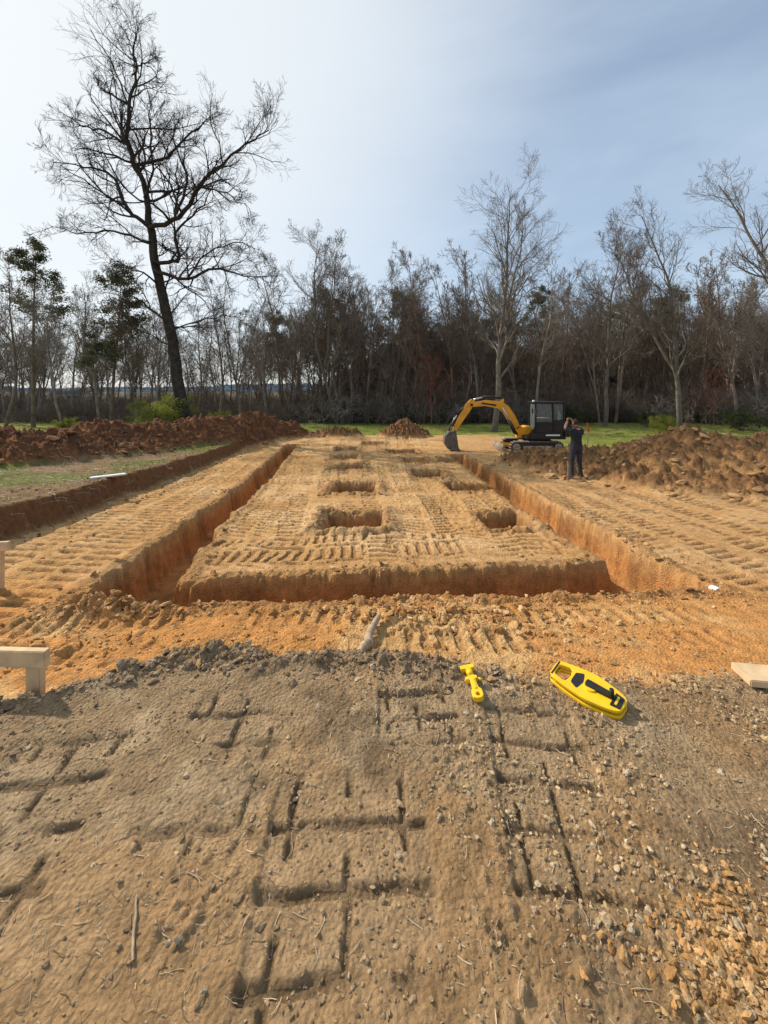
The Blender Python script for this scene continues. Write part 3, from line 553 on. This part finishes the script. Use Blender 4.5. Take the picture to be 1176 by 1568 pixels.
def part_cyl(name,a,b,r,mat,parent,n=16,r2=None):
    a=Vector(a);b=Vector(b);d=b-a; bm=bmesh.new(); bmesh.ops.create_cone(bm,cap_ends=True,segments=n,radius1=r,radius2=r if r2 is None else r2,depth=d.length)
    bmesh.ops.bevel(bm,geom=[e for e in bm.edges if len(e.link_faces)==2 and any(len(f.verts)>4 for f in e.link_faces)],offset=r*.12,segments=2,affect='EDGES')
    me=bpy.data.meshes.new(name); bm.to_mesh(me); bm.free(); me.materials.append(mat)
    for p in me.polygons: p.use_smooth=len(p.vertices)==4
    o=bpy.data.objects.new(name,me); o.location=(a+b)/2; o.rotation_euler=d.to_track_quat('Z','Y').to_euler(); return link(o,parent)
db=empty("distant_house",(-150,185,-5.4),.3)
part_box("walls",(0,0,2),(9,7,4),M_white,db,.05); part_prism("roof",[(-5,4.02),(5,4.02),(4.5,5.6),(-4.5,5.6)],-4,4,M_roofD,db,.05)
for q in range(3): part_box("window_%d"%q,(-3+3*q,-3.52,2.2),(1.2,.06,1.3),M_dark,db,.01)
# ---------------------------------------------------------------- excavator
YEL=pmat("machine_yellow",(.74,.34,.025),.42,.12,3,bump=0,spec=.4); BLK=pmat("machine_black",(.022,.022,.024),.45,.3,4); GRY=pmat("track_mud",(.28,.23,.175),.85,.4,6,bump=.4); STL=pmat("bucket_steel",(.12,.10,.085),.6,.4,6,bump=.3)
CHR=pmat("cylinder_chrome",(.6,.6,.62),.2,.05,4,metal=1); SEAT=pmat("seat_vinyl",(.03,.03,.035),.6,.2,5); WHT=pmat("decal_white",(.75,.75,.75),.5,.05,5)
mg,nt,b=newmat("cab_glass"); b.inputs["Base Color"].default_value=(.25,.3,.3,1); b.inputs["Roughness"].default_value=.03; b.inputs["Alpha"].default_value=.22
ex,ey=W(7.65,20)
exc=empty("mini_excavator",(ex,ey,H(ex,ey)),0); exc.scale=(.95,.95,.95)
def rack(name,yc):
    L=1.05;r=.27;prof=[]
    for q in range(13): a=math.pi/2+math.pi*q/12; prof.append((-L+r*math.cos(a),.29+r*math.sin(a)))
    for q in range(13): a=-math.pi/2+math.pi*q/12; prof.append((L+r*math.cos(a),.29+r*math.sin(a)))
    part_prism(name,prof,yc-.17,yc+.17,BLK,exc,.01)
    bm=bmesh.new()
    S=4*L+2*math.pi*r;N=44
    for q in range(N):
        s=S*q/N
        if s<2*L: x,z,an=L-s,.29+r,0
        elif s<2*L+math.pi*r: a=math.pi/2+(s-2*L)/r; x,z,an=-L+r*math.cos(a),.29+r*math.sin(a),a-math.pi/2
        elif s<4*L+math.pi*r: x,z,an=-L+(s-2*L-math.pi*r),.29-r,math.pi
        else: a=-math.pi/2+(s-4*L-math.pi*r)/r; x,z,an=L+r*math.cos(a),.29+r*math.sin(a),a-math.pi/2
        m=Matrix.Translation((x,yc,z))@Matrix.Rotation(-an,4,'Y')@Matrix.Diagonal((.05,.35,.05,1)); bmesh.ops.create_cube(bm,size=1,matrix=m)
    me=bpy.data.meshes.new(name+"_grousers");bm.to_mesh(me);bm.free();me.materials.append(GRY);link(bpy.data.objects.new(name+"_grousers",me),exc)
    side=-1 if yc<0 else 1
    for x,rr in [(-L,.2),(L,.22),(-.55,.09),(-.18,.09),(.2,.09),(.58,.09)]: part_cyl(name+"_wheel",(x,yc+side*.14,.29 if abs(x)>.9 else .12),(x,yc+side*.195,.29 if abs(x)>.9 else .12),rr,GRY,exc,18)
    part_box(name+"_frame",(0,yc+side*.12,.29),(1.5,.14,.2),GRY,exc)
rack("left_track",-.68); rack("right_track",.68)
part_box("undercarriage",(0,0,.38),(1.1,1.1,.26),GRY,exc,.04); part_cyl("slew_ring",(0,0,.5),(0,0,.66),.42,BLK,exc,24)
part_prism("dozer_blade",[(-1.72,.05),(-1.62,.05),(-1.66,.2),(-1.62,.42),(-1.72,.44),(-1.78,.25)],-.86,.86,GRY,exc,.01)
for s in(-.35,.35): part_box("blade_arm",(-1.2,s,.3),(.95,.1,.12),YEL,exc,.02,(0,.08,0))
part_box("deck",(.45,0,.75),(2.0,1.66,.14),BLK,exc,.04)
part_prism("engine_cover",[(.55,.83),(1.62,.83),(1.7,1.0),(1.68,1.45),(1.5,1.62),(.9,1.66),(.55,1.66)],.06,.82,YEL,exc,.04)
part_prism("counterweight",[(1.2,.80),(1.68,.80),(1.8,.95),(1.8,1.3),(1.62,1.42),(1.2,1.42)],-.82,.055,BLK,exc,.05)
part_box("side_skirt",(.42,-.845,.9),(1.7,.05,.26),BLK,exc,.02); part_box("maker_panel",(.75,-.875,.9),(.7,.006,.07),WHT,exc,0)
cx0,cx1,y0,y1,zb,zt=-.12,1.38,-.82,.02,1.02,2.52
part_box("cab_base",((cx0+cx1)/2,(y0+y1)/2,.95),(cx1-cx0,y1-y0,.28),BLK,exc,.03)
part_box("cab_roof",((cx0+cx1)/2,(y0+y1)/2,zt),(cx1-cx0+.1,y1-y0+.06,.09),BLK,exc,.035)
for x,y in [(cx0+.04,y0+.04),(cx0+.04,y1-.04),(cx1-.04,y0+.04),(cx1-.04,y1-.04)]: part_box("cab_post",(x,y,(zb+zt)/2),(.09,.08,zt-zb),BLK,exc,.015)
part_box("door_post",(.78,y0+.03,(zb+zt)/2),(.08,.07,zt-zb),BLK,exc,.015); part_box("door_mid_rail",(.35,y0+.015,1.52),(.86,.04,.06),BLK,exc,.01)
part_box("door_lower_panel",(.33,y0+.025,1.25),(.82,.04,.5),BLK,exc,.01)
part_box("rear_lower_panel",(1.1,y0+.02,1.35),(.55,.05,.6),BLK,exc,.02); part_box("right_lower_panel",(.63,y1-.02,1.35),(1.4,.04,.66),BLK,exc,.01)
part_box("door_glass",(.33,y0+.05,1.8),(.78,.012,1.3),mg,exc,0);part_box("side_glass",(1.06,y0+.05,2.05),(.46,.012,.8),mg,exc,0);part_box("right_glass",(.63,y1-.05,1.8),(1.36,.012,1.3),mg,exc,0)
part_box("front_glass",(cx0+.04,(y0+y1)/2,1.8),(.012,.66,1.3),mg,exc,0);part_box("rear_glass",(cx1-.04,(y0+y1)/2,2.0),(.012,.66,.9),mg,exc,0)
part_box("seat_base",(.75,-.4,1.22),(.5,.5,.16),SEAT,exc,.05);part_box("seat_back",(.98,-.4,1.62),(.14,.48,.72),SEAT,exc,.06,(0,.12,0));part_box("head_rest",(1.02,-.4,2.1),(.1,.3,.2),SEAT,exc,.04);part_box("control_console",(.2,-.4,1.3),(.12,.4,.5),SEAT,exc,.03)
part_cyl("grab_rail",(cx0+.02,y0-.05,1.2),(cx0+.02,y0-.05,2.2),.015,BLK,exc,8); part_cyl("exhaust",(1.35,.6,1.6),(1.35,.6,1.95),.04,BLK,exc,10); part_box("work_light",(cx0-.03,-.7,2.6),(.1,.14,.09),WHT,exc,.02)
part_box("mirror",(cx0-.16,y0-.08,2.1),(.04,.14,.26),BLK,exc,.02); part_cyl("mirror_arm",(cx0,y0,2.1),(cx0-.16,y0-.08,2.1),.012,BLK,exc,6)
by=.0
part_box("swing_post",(-.62,by+.0,.95),(.34,.34,.62),YEL,exc,.05); part_prism("boom_foot_cover",[(-.5,.83),(.0,.83),(.0,1.25),(-.35,1.3),(-.5,1.15)],-.3,.4,YEL,exc,.04)
boom=[(-.52,1.05),(-.72,1.0),(-1.15,1.72),(-1.7,2.18),(-2.4,2.32),(-3.15,2.26),(-3.2,2.42),(-3.1,2.48),(-2.3,2.62),(-1.55,2.56),(-1.2,2.3),(-.85,1.8)]
part_prism("boom",boom,by-.12,by+.12,YEL,exc,.02)
part_prism("stick",[(-2.92,2.62),(-3.1,2.2),(-3.95,.95),(-4.08,.96),(-4.06,1.15),(-3.42,2.42),(-3.12,2.68)],by-.09,by+.09,YEL,exc,.02)
part_cyl("boom_pin",(-3.12,by-.17,2.38),(-3.12,by+.17,2.38),.07,BLK,exc,14); part_cyl("stick_pin",(-4.0,by-.15,1.02),(-4.0,by+.15,1.02),.05,BLK,exc,12)
for s in (-.17,.17): part_cyl("boom_cylinder",(-.8,by+s,.85),(-1.15,by+s,1.55),.06,BLK,exc); part_cyl("boom_cylinder_rod",(-1.1,by+s,1.45),(-1.55,by+s,2.25),.032,CHR,exc)
part_cyl("stick_cylinder",(-1.5,by,2.72),(-2.5,by,2.8),.065,BLK,exc); part_cyl("stick_cylinder_rod",(-2.45,by,2.795),(-3.0,by,2.66),.034,CHR,exc); part_box("cylinder_bracket",(-1.5,by,2.6),(.16,.12,.22),YEL,exc,.03)
part_cyl("bucket_cylinder",(-3.3,by,2.5),(-3.85,by,1.85),.055,BLK,exc); part_cyl("bucket_cylinder_rod",(-3.82,by,1.9),(-4.2,by,1.35),.03,CHR,exc); part_cyl("bucket_link",(-4.2,by-.05,1.36),(-3.85,by-.05,1.2),.035,BLK,exc); part_cyl("bucket_link",(-4.2,by+.05,1.36),(-4.27,by+.05,.92),.035,BLK,exc)
bk=[(-3.92,1.05),(-4.3,1.0),(-4.52,.75),(-4.56,.42),(-4.38,.12),(-4.05,-.02),(-3.8,.02),(-3.8,.08),(-4.05,.08),(-4.28,.22),(-4.42,.45),(-4.38,.7),(-4.22,.86),(-3.98,.9)]
part_prism("bucket_shell",bk,by-.28,by+.28,STL,exc,.008)
side=[(-3.95,.98),(-4.3,.98),(-4.5,.74),(-4.54,.42),(-4.36,.13),(-4.04,.0),(-3.8,.03)]
part_prism("bucket_side",side,by-.30,by-.27,STL,exc,.004);part_prism("bucket_side",side,by+.27,by+.30,STL,exc,.004)
for q in range(4): part_prism("bucket_tooth",[(-3.82,-.02),(-3.82,.07),(-3.66,.03)],by-.25+q*.145,by-.19+q*.145,STL,exc,.004)
part_prism("boom_decal",[(-1.85,2.3),(-2.6,2.42),(-2.6,2.5),(-1.85,2.4)],by-.124,by-.1205,BLK,exc,0)
# ---------------------------------------------------------------- person
SHIRT=pmat("dark_tshirt",(.018,.02,.026),.85,.3,9,bump=.4);PANT=pmat("dark_trousers",(.03,.034,.045),.85,.3,9,bump=.4);SKIN=pmat("skin",(.42,.22,.14),.5,.1,8);HAIR=pmat("dark_hair",(.03,.02,.014),.7,.3,40);SHOE=pmat("boots",(.09,.06,.04),.8,.3,10);PHONE=pmat("phone_black",(.02,.02,.02),.3,.1,3)
px,py=W(5.64,11.0)
man=empty("standing_person",(px,py,H(px,py)-.01),math.radians(12)); man.scale=(.93,.93,.93)
def skinned(name,verts,edges,rad,parent,sub=2):
    me=bpy.data.meshes.new(name); me.from_pydata(verts,edges,[]); o=bpy.data.objects.new(name,me); link(o)
    o.modifiers.new("s",'SKIN'); sv=me.skin_vertices[0].data
    for q,r in enumerate(rad): sv[q].radius=(r,r) if not isinstance(r,tuple) else r; sv[q].use_root=(q==0)
    m=o.modifiers.new("u",'SUBSURF');m.levels=sub;m.render_levels=sub
    dg=bpy.context.evaluated_depsgraph_get(); nm=bpy.data.meshes.new_from_object(o.evaluated_get(dg)); bpy.data.objects.remove(o)
    nm.name=name; nm.polygons.foreach_set("use_smooth",np.full(len(nm.polygons),True)); return link(bpy.data.objects.new(name,nm),parent)
bv=[(0,0,.96),(0,.0,1.10),(0,.01,1.27),(0,0,1.41),(0,.01,1.49),(0,.025,1.57),
    (-.18,0,1.42),(-.25,.18,1.50),(-.09,.27,1.70),(.18,0,1.42),(.24,.18,1.47),(.08,.28,1.68),
    (-.10,0,.90),(-.13,.03,.50),(-.15,0,.11),(-.17,.16,.045),(.10,0,.90),(.13,.03,.50),(.15,-.01,.11),(.18,.14,.045),(-.15,-.05,.05),(.15,-.06,.05)]
be=[(0,1),(1,2),(2,3),(3,4),(4,5),(3,6),(6,7),(7,8),(3,9),(9,10),(10,11),(0,12),(12,13),(13,14),(14,15),(0,16),(16,17),(17,18),(18,19),(14,20),(18,21)]
br=[.15,.145,.165,.125,.058,.06,.08,.05,.032,.08,.05,.032,.11,.075,.055,.045,.11,.075,.055,.045,.04,.04]
body=skinned("body",bv,be,br,man)
for m in (SHIRT,PANT,SKIN,SHOE): body.data.materials.append(m)
for p in body.data.polygons:
    c=p.center; k=0
    if c.z<1.0: k=1
    if c.z<.12: k=3
    if c.z>1.475 and abs(c.x)<.09 and c.y<.1: k=2
    if (c.y>.12 and c.z>1.3): k=2
    p.material_index=k
hb=bmesh.new(); bmesh.ops.create_uvsphere(hb,u_segments=28,v_segments=20,radius=1)
for v in hb.verts:
    x,y,z=v.co; w=1-.18*max(0,-z); v.co=(x*.078*w,y*.098*(1-.1*max(0,-z))+.0,z*.12)
    if y>.85 and -.25<z<.12 and abs(x)<.22: v.co.y+=.022*(1-abs(x)/.22)
    if y>.6 and .05<z<.3 and .2<abs(x)<.5: v.co.y-=.006
hm=bpy.data.meshes.new("head");hb.to_mesh(hm);hb.free();hm.materials.append(SKIN);hm.materials.append(HAIR)
for p in hm.polygons:
    p.use_smooth=True
    if p.center.z>.05 or (p.center.y<.01 and p.center.z>-.06): p.material_index=1
ho=link(bpy.data.objects.new("head",hm),man);ho.location=(0,.035,1.655);ho.rotation_euler=(math.radians(-4),0,0)
for s in(-1,1):
    part_cyl("eye",(s*.03,.128,1.67),(s*.03,.134,1.67),.011,PHONE,man,10); part_box("ear",(s*.08,.03,1.65),(.018,.035,.06),SKIN,man,.008)
part_box("mouth",(0,.125,1.605),(.045,.008,.008),pmat("lips",(.3,.1,.08),.5),man,.003)
part_box("phone",(0,.32,1.775),(.15,.012,.075),PHONE,man,.004)
for s,wv in((-1,Vector((-.09,.27,1.70))),(1,Vector((.08,.28,1.68)))):
    vv=[tuple(wv),tuple(wv+Vector((-s*.01,.02,.05)))]
    hand=skinned("palm",vv+[tuple(wv+Vector((-s*.015,.03,.08)))],[(0,1),(1,2)],[.026,.03,.026],man,1); hand.data.materials.append(SKIN)
    for q,ln in enumerate([.07,.078,.074,.06]):
        b0=wv+Vector((-s*.012,.012+q*.012,.085-q*.012)); fv=[tuple(b0),tuple(b0+Vector((-s*ln*.5,.01,.015))),tuple(b0+Vector((-s*ln*.9,.015,-.002)))]
        fo=skinned("finger_%d"%q,fv,[(0,1),(1,2)],[.009,.008,.0065],man,1); fo.data.materials.append(SKIN)
    b0=wv+Vector((-s*.02,.0,.05)); fo=skinned("thumb",[tuple(b0),tuple(b0+Vector((-s*.03,.0,.02))),tuple(b0+Vector((-s*.055,.012,.025)))],[(0,1),(1,2)],[.011,.01,.008],man,1); fo.data.materials.append(SKIN)
# ---------------------------------------------------------------- small site objects
WOOD=pmat("pine_lumber",(.60,.43,.25),.75,.15,14,bump=.15,spec=.2); WOODG=pmat("weathered_wood",(.36,.27,.18),.85,.3,26,bump=.4); ROOT=pmat("root_bark",(.14,.09,.055),.9,.3,20); YP=pmat("yellow_plastic",(.80,.50,.01),.35,.08,12,spec=.45); BP=pmat("black_plastic",(.02,.02,.02),.45,.2,12); RED=pmat("orange_paint",(.6,.09,.03),.5,.1,8)
def curve2d(name,loops,th,mat,parent,loc,bev=.003):
    cu=bpy.data.curves.new(name,'CURVE');cu.dimensions='2D';cu.fill_mode='BOTH';cu.extrude=th/2;cu.bevel_depth=bev;cu.bevel_resolution=2;cu.offset=-bev
    for L_ in loops:
        sp=cu.splines.new('POLY');sp.points.add(len(L_)-1)
        for q,p in enumerate(L_): sp.points[q].co=(p[0],p[1],0,1)
        sp.use_cyclic_u=True
    o=bpy.data.objects.new(name,cu);link(o); dg=bpy.context.evaluated_depsgraph_get(); me=bpy.data.meshes.new_from_object(o.evaluated_get(dg)); bpy.data.objects.remove(o)
    me.materials.clear(); me.materials.append(mat); o=link(bpy.data.objects.new(name,me),parent);o.location=loc;return o
def rnd(pts,r=.012,k=4):
    out=[];n=len(pts)
    for q in range(n):
        p=Vector(pts[q]);a=Vector(pts[q-1]);b=Vector(pts[(q+1)%n]);da=(a-p);dbb=(b-p);rr=min(r,da.length*.45,dbb.length*.45);s=p+da.normalized()*rr;e=p+dbb.normalized()*rr
        for j in range(k+1): t=j/k; out.append(tuple(s*(1-t)**2+p*2*t*(1-t)+e*t*t))
    return out
def circ(cx,cy,r,n=28): return [(cx+r*math.cos(2*math.pi*q/n),cy+r*math.sin(2*math.pi*q/n)) for q in range(n)]
a0=W(.985,1.83);b0=W(1.235,1.56); ang=math.atan2(b0[1]-a0[1],b0[0]-a0[0]); cxy=((a0[0]+b0[0])/2,(a0[1]+b0[1])/2)
zt_=max(H(*a0),H(*cxy),H(*b0))
tp=empty("open_reel_tape_measure",(cxy[0],cxy[1],zt_+.02),ang); tp.rotation_euler=(math.radians(4),math.radians(2),ang); tp.scale=(.92,1.12,1)
outl=rnd([(-.185,-.045),(-.165,-.062),(-.08,-.078),(.02,-.088),(.13,-.07),(.185,-.05),(.195,.04),(.14,.066),(.02,.092),(-.08,.08),(-.165,.062),(-.185,.045)],.03)
hole=rnd([(-.165,-.035),(-.10,-.05),(-.085,0),(-.10,.05),(-.165,.035)],.015)
curve2d("frame_lower",[outl,hole],.012,YP,tp,(0,0,-.012)); curve2d("frame_upper",[outl,hole],.010,YP,tp,(0,0,.018))
curve2d("tape_coil",[circ(.02,0,.07)],.02,WHT,tp,(0,0,.003),.002); curve2d("grip_pad",[rnd([(-.178,-.05),(-.168,-.052),(-.168,.052),(-.178,.05)],.004)],.045,BP,tp,(-.0,0,.003),.002)
curve2d("hub_ring",[circ(.02,0,.036)],.008,YP,tp,(0,0,.028),.002); curve2d("crank",[rnd([(-.005,-.02),(.13,-.012),(.145,0),(.13,.016),(-.005,.02)],.012)],.010,BP,tp,(0,0,.036),.002)
part_cyl("crank_knob",(.125,0,.038),(.125,0,.072),.014,BP,tp,16,.011); curve2d("label",[rnd([(.13,-.045),(.178,-.04),(.18,.03),(.135,.04)],.006)],.003,BP,tp,(0,0,.0275),.0005)
curve2d("label_text_block",[rnd([(.147,-.03),(.158,-.03),(.16,.02),(.149,.022)],.002)],.002,YP,tp,(0,0,.0302),.0003)
curve2d("inner_window",[rnd([(-.085,-.035),(-.045,-.055),(-.03,0),(-.045,.055),(-.085,.035)],.01)],.003,BP,tp,(.012,0,.0255),.0005)
wx,wy=W(.50,1.745); we=W(.489,1.86);wf_=W(.506,1.642)
rl_=empty("string_line_winder",(wx,wy,max(H(*we),H(*wf_),H(wx,wy))+.012),math.atan2(wf_[1]-we[1],wf_[0]-we[0])); rl_.rotation_euler=(math.radians(8),math.radians(3),rl_.rotation_euler[2])
prof=rnd([(-.11,-.042),(-.085,-.042),(-.082,-.012),(-.035,-.012),(-.03,-.036),(-.012,-.036),(-.01,-.014),(.045,-.018),(.06,-.03),(.095,-.03),(.108,-.012),(.108,.012),(.095,.026),(.06,.028),(.045,.016),(-.01,.014),(-.012,.03),(-.03,.03),(-.035,.012),(-.082,.012),(-.085,.036),(-.11,.036)],.006)
curve2d("winder_body",[prof,circ(.083,0,.011,16)],.02,YP,rl_,(0,0,0),.003)
part_cyl("string_wrap",(-.08,0,0),(-.038,0,0),.019,YP,rl_,16); part_cyl("trigger",(-.02,.03,0),(-.005,.052,0),.007,YP,rl_,10); part_box("crank_arm",(.02,0,.014),(.07,.016,.008),YP,rl_,.003)
def batter(name,xo,yo,h,rz,bl,boff=0):
    x,y=W(xo,yo); e=empty(name,(x,y,H(x,y)),rz)
    part_prism("stake",[(-.04,h*.93),(-.04,-.1),(0,-.18),(.04,-.1),(.04,h*.93)],-.02,.018,WOOD,e,.003)
    part_box("crosspiece",(boff,-.041,h-.02),(bl,.038,.088),WOOD,e,.004); return e
batter("batter_board",-1.98,1.78,.27,math.radians(-2),.75,-.27)
batter("batter_board",-3.98,3.55,.44,math.radians(10),.9,-.33)
x,y=W(2.36,1.745); pb=empty("lumber_board",(x,y,H(x-.05,y)+.045),math.radians(-8)); part_box("board",(0,0,0),(.62,.14,.038),WOOD,pb,.004)
x,y=-5.95,8.3; pb=empty("white_plank",(x,y,H(x,y)+.05),math.radians(40)); part_box("board",(0,0,0),(.62,.12,.03),WHT,pb,.004); part_box("board_under",(.1,.1,-.03),(.5,.1,.025),WOODG,pb,.004)
def stick(name,pts,rad,mat,seed=1,jit=.002,n=9):
    r_=np.random.default_rng(seed); P,Rr,D=polyline(pts,rad,r_,4,jit); v,f=tubes(P,Rr,D,n,r_); return mk_obj(name,v,f,mat,True)
def G3(xo,yo,dz): x,y=W(xo,yo); return (x,y,H(x,y)+dz)
stick("fallen_stick",[G3(-.735,.665,.007),G3(-.775,.735,.007),G3(-.815,.815,.007)],[.0038,.0045,.003],WOODG,4)
stick("broken_log",[G3(-.16,2.10,.0),G3(-.12,2.26,.045),G3(-.05,2.62,.05)],[.022,.033,.02],WOODG,5,.007,11)
VV=[];FF=[];o=0
for q in range(60):
    x=R.uniform(-1.9,2.2);y=R.uniform(.9,2.3);a=R.uniform(0,6.28);l=R.uniform(.012,.05);r_=R.uniform(.0007,.0018);rg_=np.random.default_rng(q)
    pts=[(x,y,H(x,y)+.003),(x+l*math.cos(a),y+l*math.sin(a),H(x+l*math.cos(a),y+l*math.sin(a))+.005),(x+2*l*math.cos(a+.3),y+2*l*math.sin(a+.3),H(x+2*l*math.cos(a+.3),y+2*l*math.sin(a+.3))+.003)]
    P,Rr,D=polyline(pts,[r_,r_,r_*.6],rg_,3,.0015); v,f=tubes(P,Rr,D,6,rg_); VV.append(v);FF.append(f+o);o+=len(v)
mk_obj("twig_litter",np.concatenate(VV),np.concatenate(FF),WOODG,True)
VV=[];FF=[];o=0
for q in range(12):
    yo=R.uniform(4.5,8);xo=-5.25-(yo-5.1)*.22;x,y=W(xo,yo);a=R.uniform(-.6,.6);zz=H(x-.25,y);rg_=np.random.default_rng(q)
    P,Rr,D=polyline([(x-.12,y,zz-.04),(x+.1,y+.2*a,zz-.06),(x+.22,y+.5*a,zz-.18),(x+.3,y+.7*a,zz-.36)],[.007,.006,.004,.002],rg_,4,.02); v,f=tubes(P,Rr,D,6,rg_); VV.append(v);FF.append(f+o);o+=len(v)
mk_obj("exposed_roots",np.concatenate(VV),np.concatenate(FF),ROOT,True)
x,y=W(7.15,13.3); st=empty("survey_stake",(x,y,H(x,y)-.25)); part_box("stake_post",(0,0,.42),(.04,.02,.95),WOOD,st,.003); part_box("painted_top",(0,0,.94),(.045,.025,.22),RED,st,.003); part_box("flagging_tape",(.03,-.015,.8),(.06,.004,.12),RED,st,0,(0,.4,0))
x,y=W(5.35,10.9); st=empty("survey_stake",(x,y,H(x,y))); part_box("stake_post",(0,0,.25),(.035,.018,.62),WOODG,st,.003)
x,y=W(3.22,3.33); tb=empty("litter_scrap",(x,y,H(x,y)+.01),.5); part_prism("crumpled_sheet",[(-.04,0),(-.02,.02),(.0,.008),(.02,.018),(.045,0),(.015,-.006)],-.03,.03,WHT,tb,.002)
# ---------------------------------------------------------------- sky + sun
AZ=math.radians(-58);EL=math.radians(37)
w=bpy.data.worlds.new("World");sc.world=w;w.use_nodes=True;N=w.node_tree.nodes;L=w.node_tree.links;bg=N["Background"]
sk=N.new("ShaderNodeTexSky");sk.sky_type='NISHITA';sk.sun_disc=False;sk.sun_elevation=EL;sk.sun_rotation=AZ;sk.air_density=1.1;sk.dust_density=.7;sk.ozone_density=1.8;sk.altitude=100
tc=N.new("ShaderNodeTexCoord");mp=N.new("ShaderNodeMapping");mp.inputs["Scale"].default_value=(1.0,1.3,3.4);mp.inputs["Rotation"].default_value=(.25,.35,.5)
n1=N.new("ShaderNodeTexNoise");n1.inputs["Scale"].default_value=1.5;n1.inputs["Detail"].default_value=7;n1.inputs["Roughness"].default_value=.52;n1.inputs["Distortion"].default_value=.35
L.new(tc.outputs["Generated"],mp.inputs[0]);L.new(mp.outputs[0],n1.inputs["Vector"])
rp=N.new("ShaderNodeMapRange");rp.inputs[1].default_value=.34;rp.inputs[2].default_value=.70;rp.inputs[3].default_value=.34;rp.inputs[4].default_value=.70;L.new(n1.outputs["Fac"],rp.inputs[0])
dt=N.new("ShaderNodeVectorMath");dt.operation='DOT_PRODUCT';sd_=(math.sin(AZ)*math.cos(EL),math.cos(AZ)*math.cos(EL),math.sin(EL));dt.inputs[1].default_value=sd_;L.new(tc.outputs["Generated"],dt.inputs[0])
gl=N.new("ShaderNodeMapRange");gl.inputs[1].default_value=.30;gl.inputs[2].default_value=.95;gl.inputs[3].default_value=0;gl.inputs[4].default_value=.85;gl.interpolation_type='SMOOTHSTEP';L.new(dt.outputs["Value"],gl.inputs[0])
mx=N.new("ShaderNodeMix");mx.data_type='RGBA';L.new(rp.outputs[0],mx.inputs["Factor"]);L.new(sk.outputs[0],mx.inputs["A"]);mx.inputs["B"].default_value=(4.7,5.7,6.8,1)
mx2=N.new("ShaderNodeMix");mx2.data_type='RGBA';L.new(gl.outputs[0],mx2.inputs["Factor"]);L.new(mx.outputs["Result"],mx2.inputs["A"]);mx2.inputs["B"].default_value=(6.6,6.9,7.0,1)
L.new(mx2.outputs["Result"],bg.inputs["Color"]);bg.inputs["Strength"].default_value=.14
sl=bpy.data.lights.new("sun",'SUN');sl.energy=5.0;sl.angle=math.radians(.5);sl.color=(1,.90,.76);so=link(bpy.data.objects.new("sun",sl));so.rotation_euler=Vector(sd_).to_track_quat('Z','Y').to_euler()
sc.view_settings.view_transform='Standard';sc.view_settings.look='None';sc.view_settings.exposure=0
cam=bpy.data.cameras.new("camera");cam.sensor_fit='VERTICAL';cam.sensor_height=24;cam.sensor_width=18;cam.lens=24*589/1568;cam.clip_start=.02;cam.clip_end=5000;cam.shift_y=-191/1568
co=link(bpy.data.objects.new("camera",cam));co.location=(0,0,1.6);co.rotation_euler=(math.radians(90),0,0);sc.camera=co
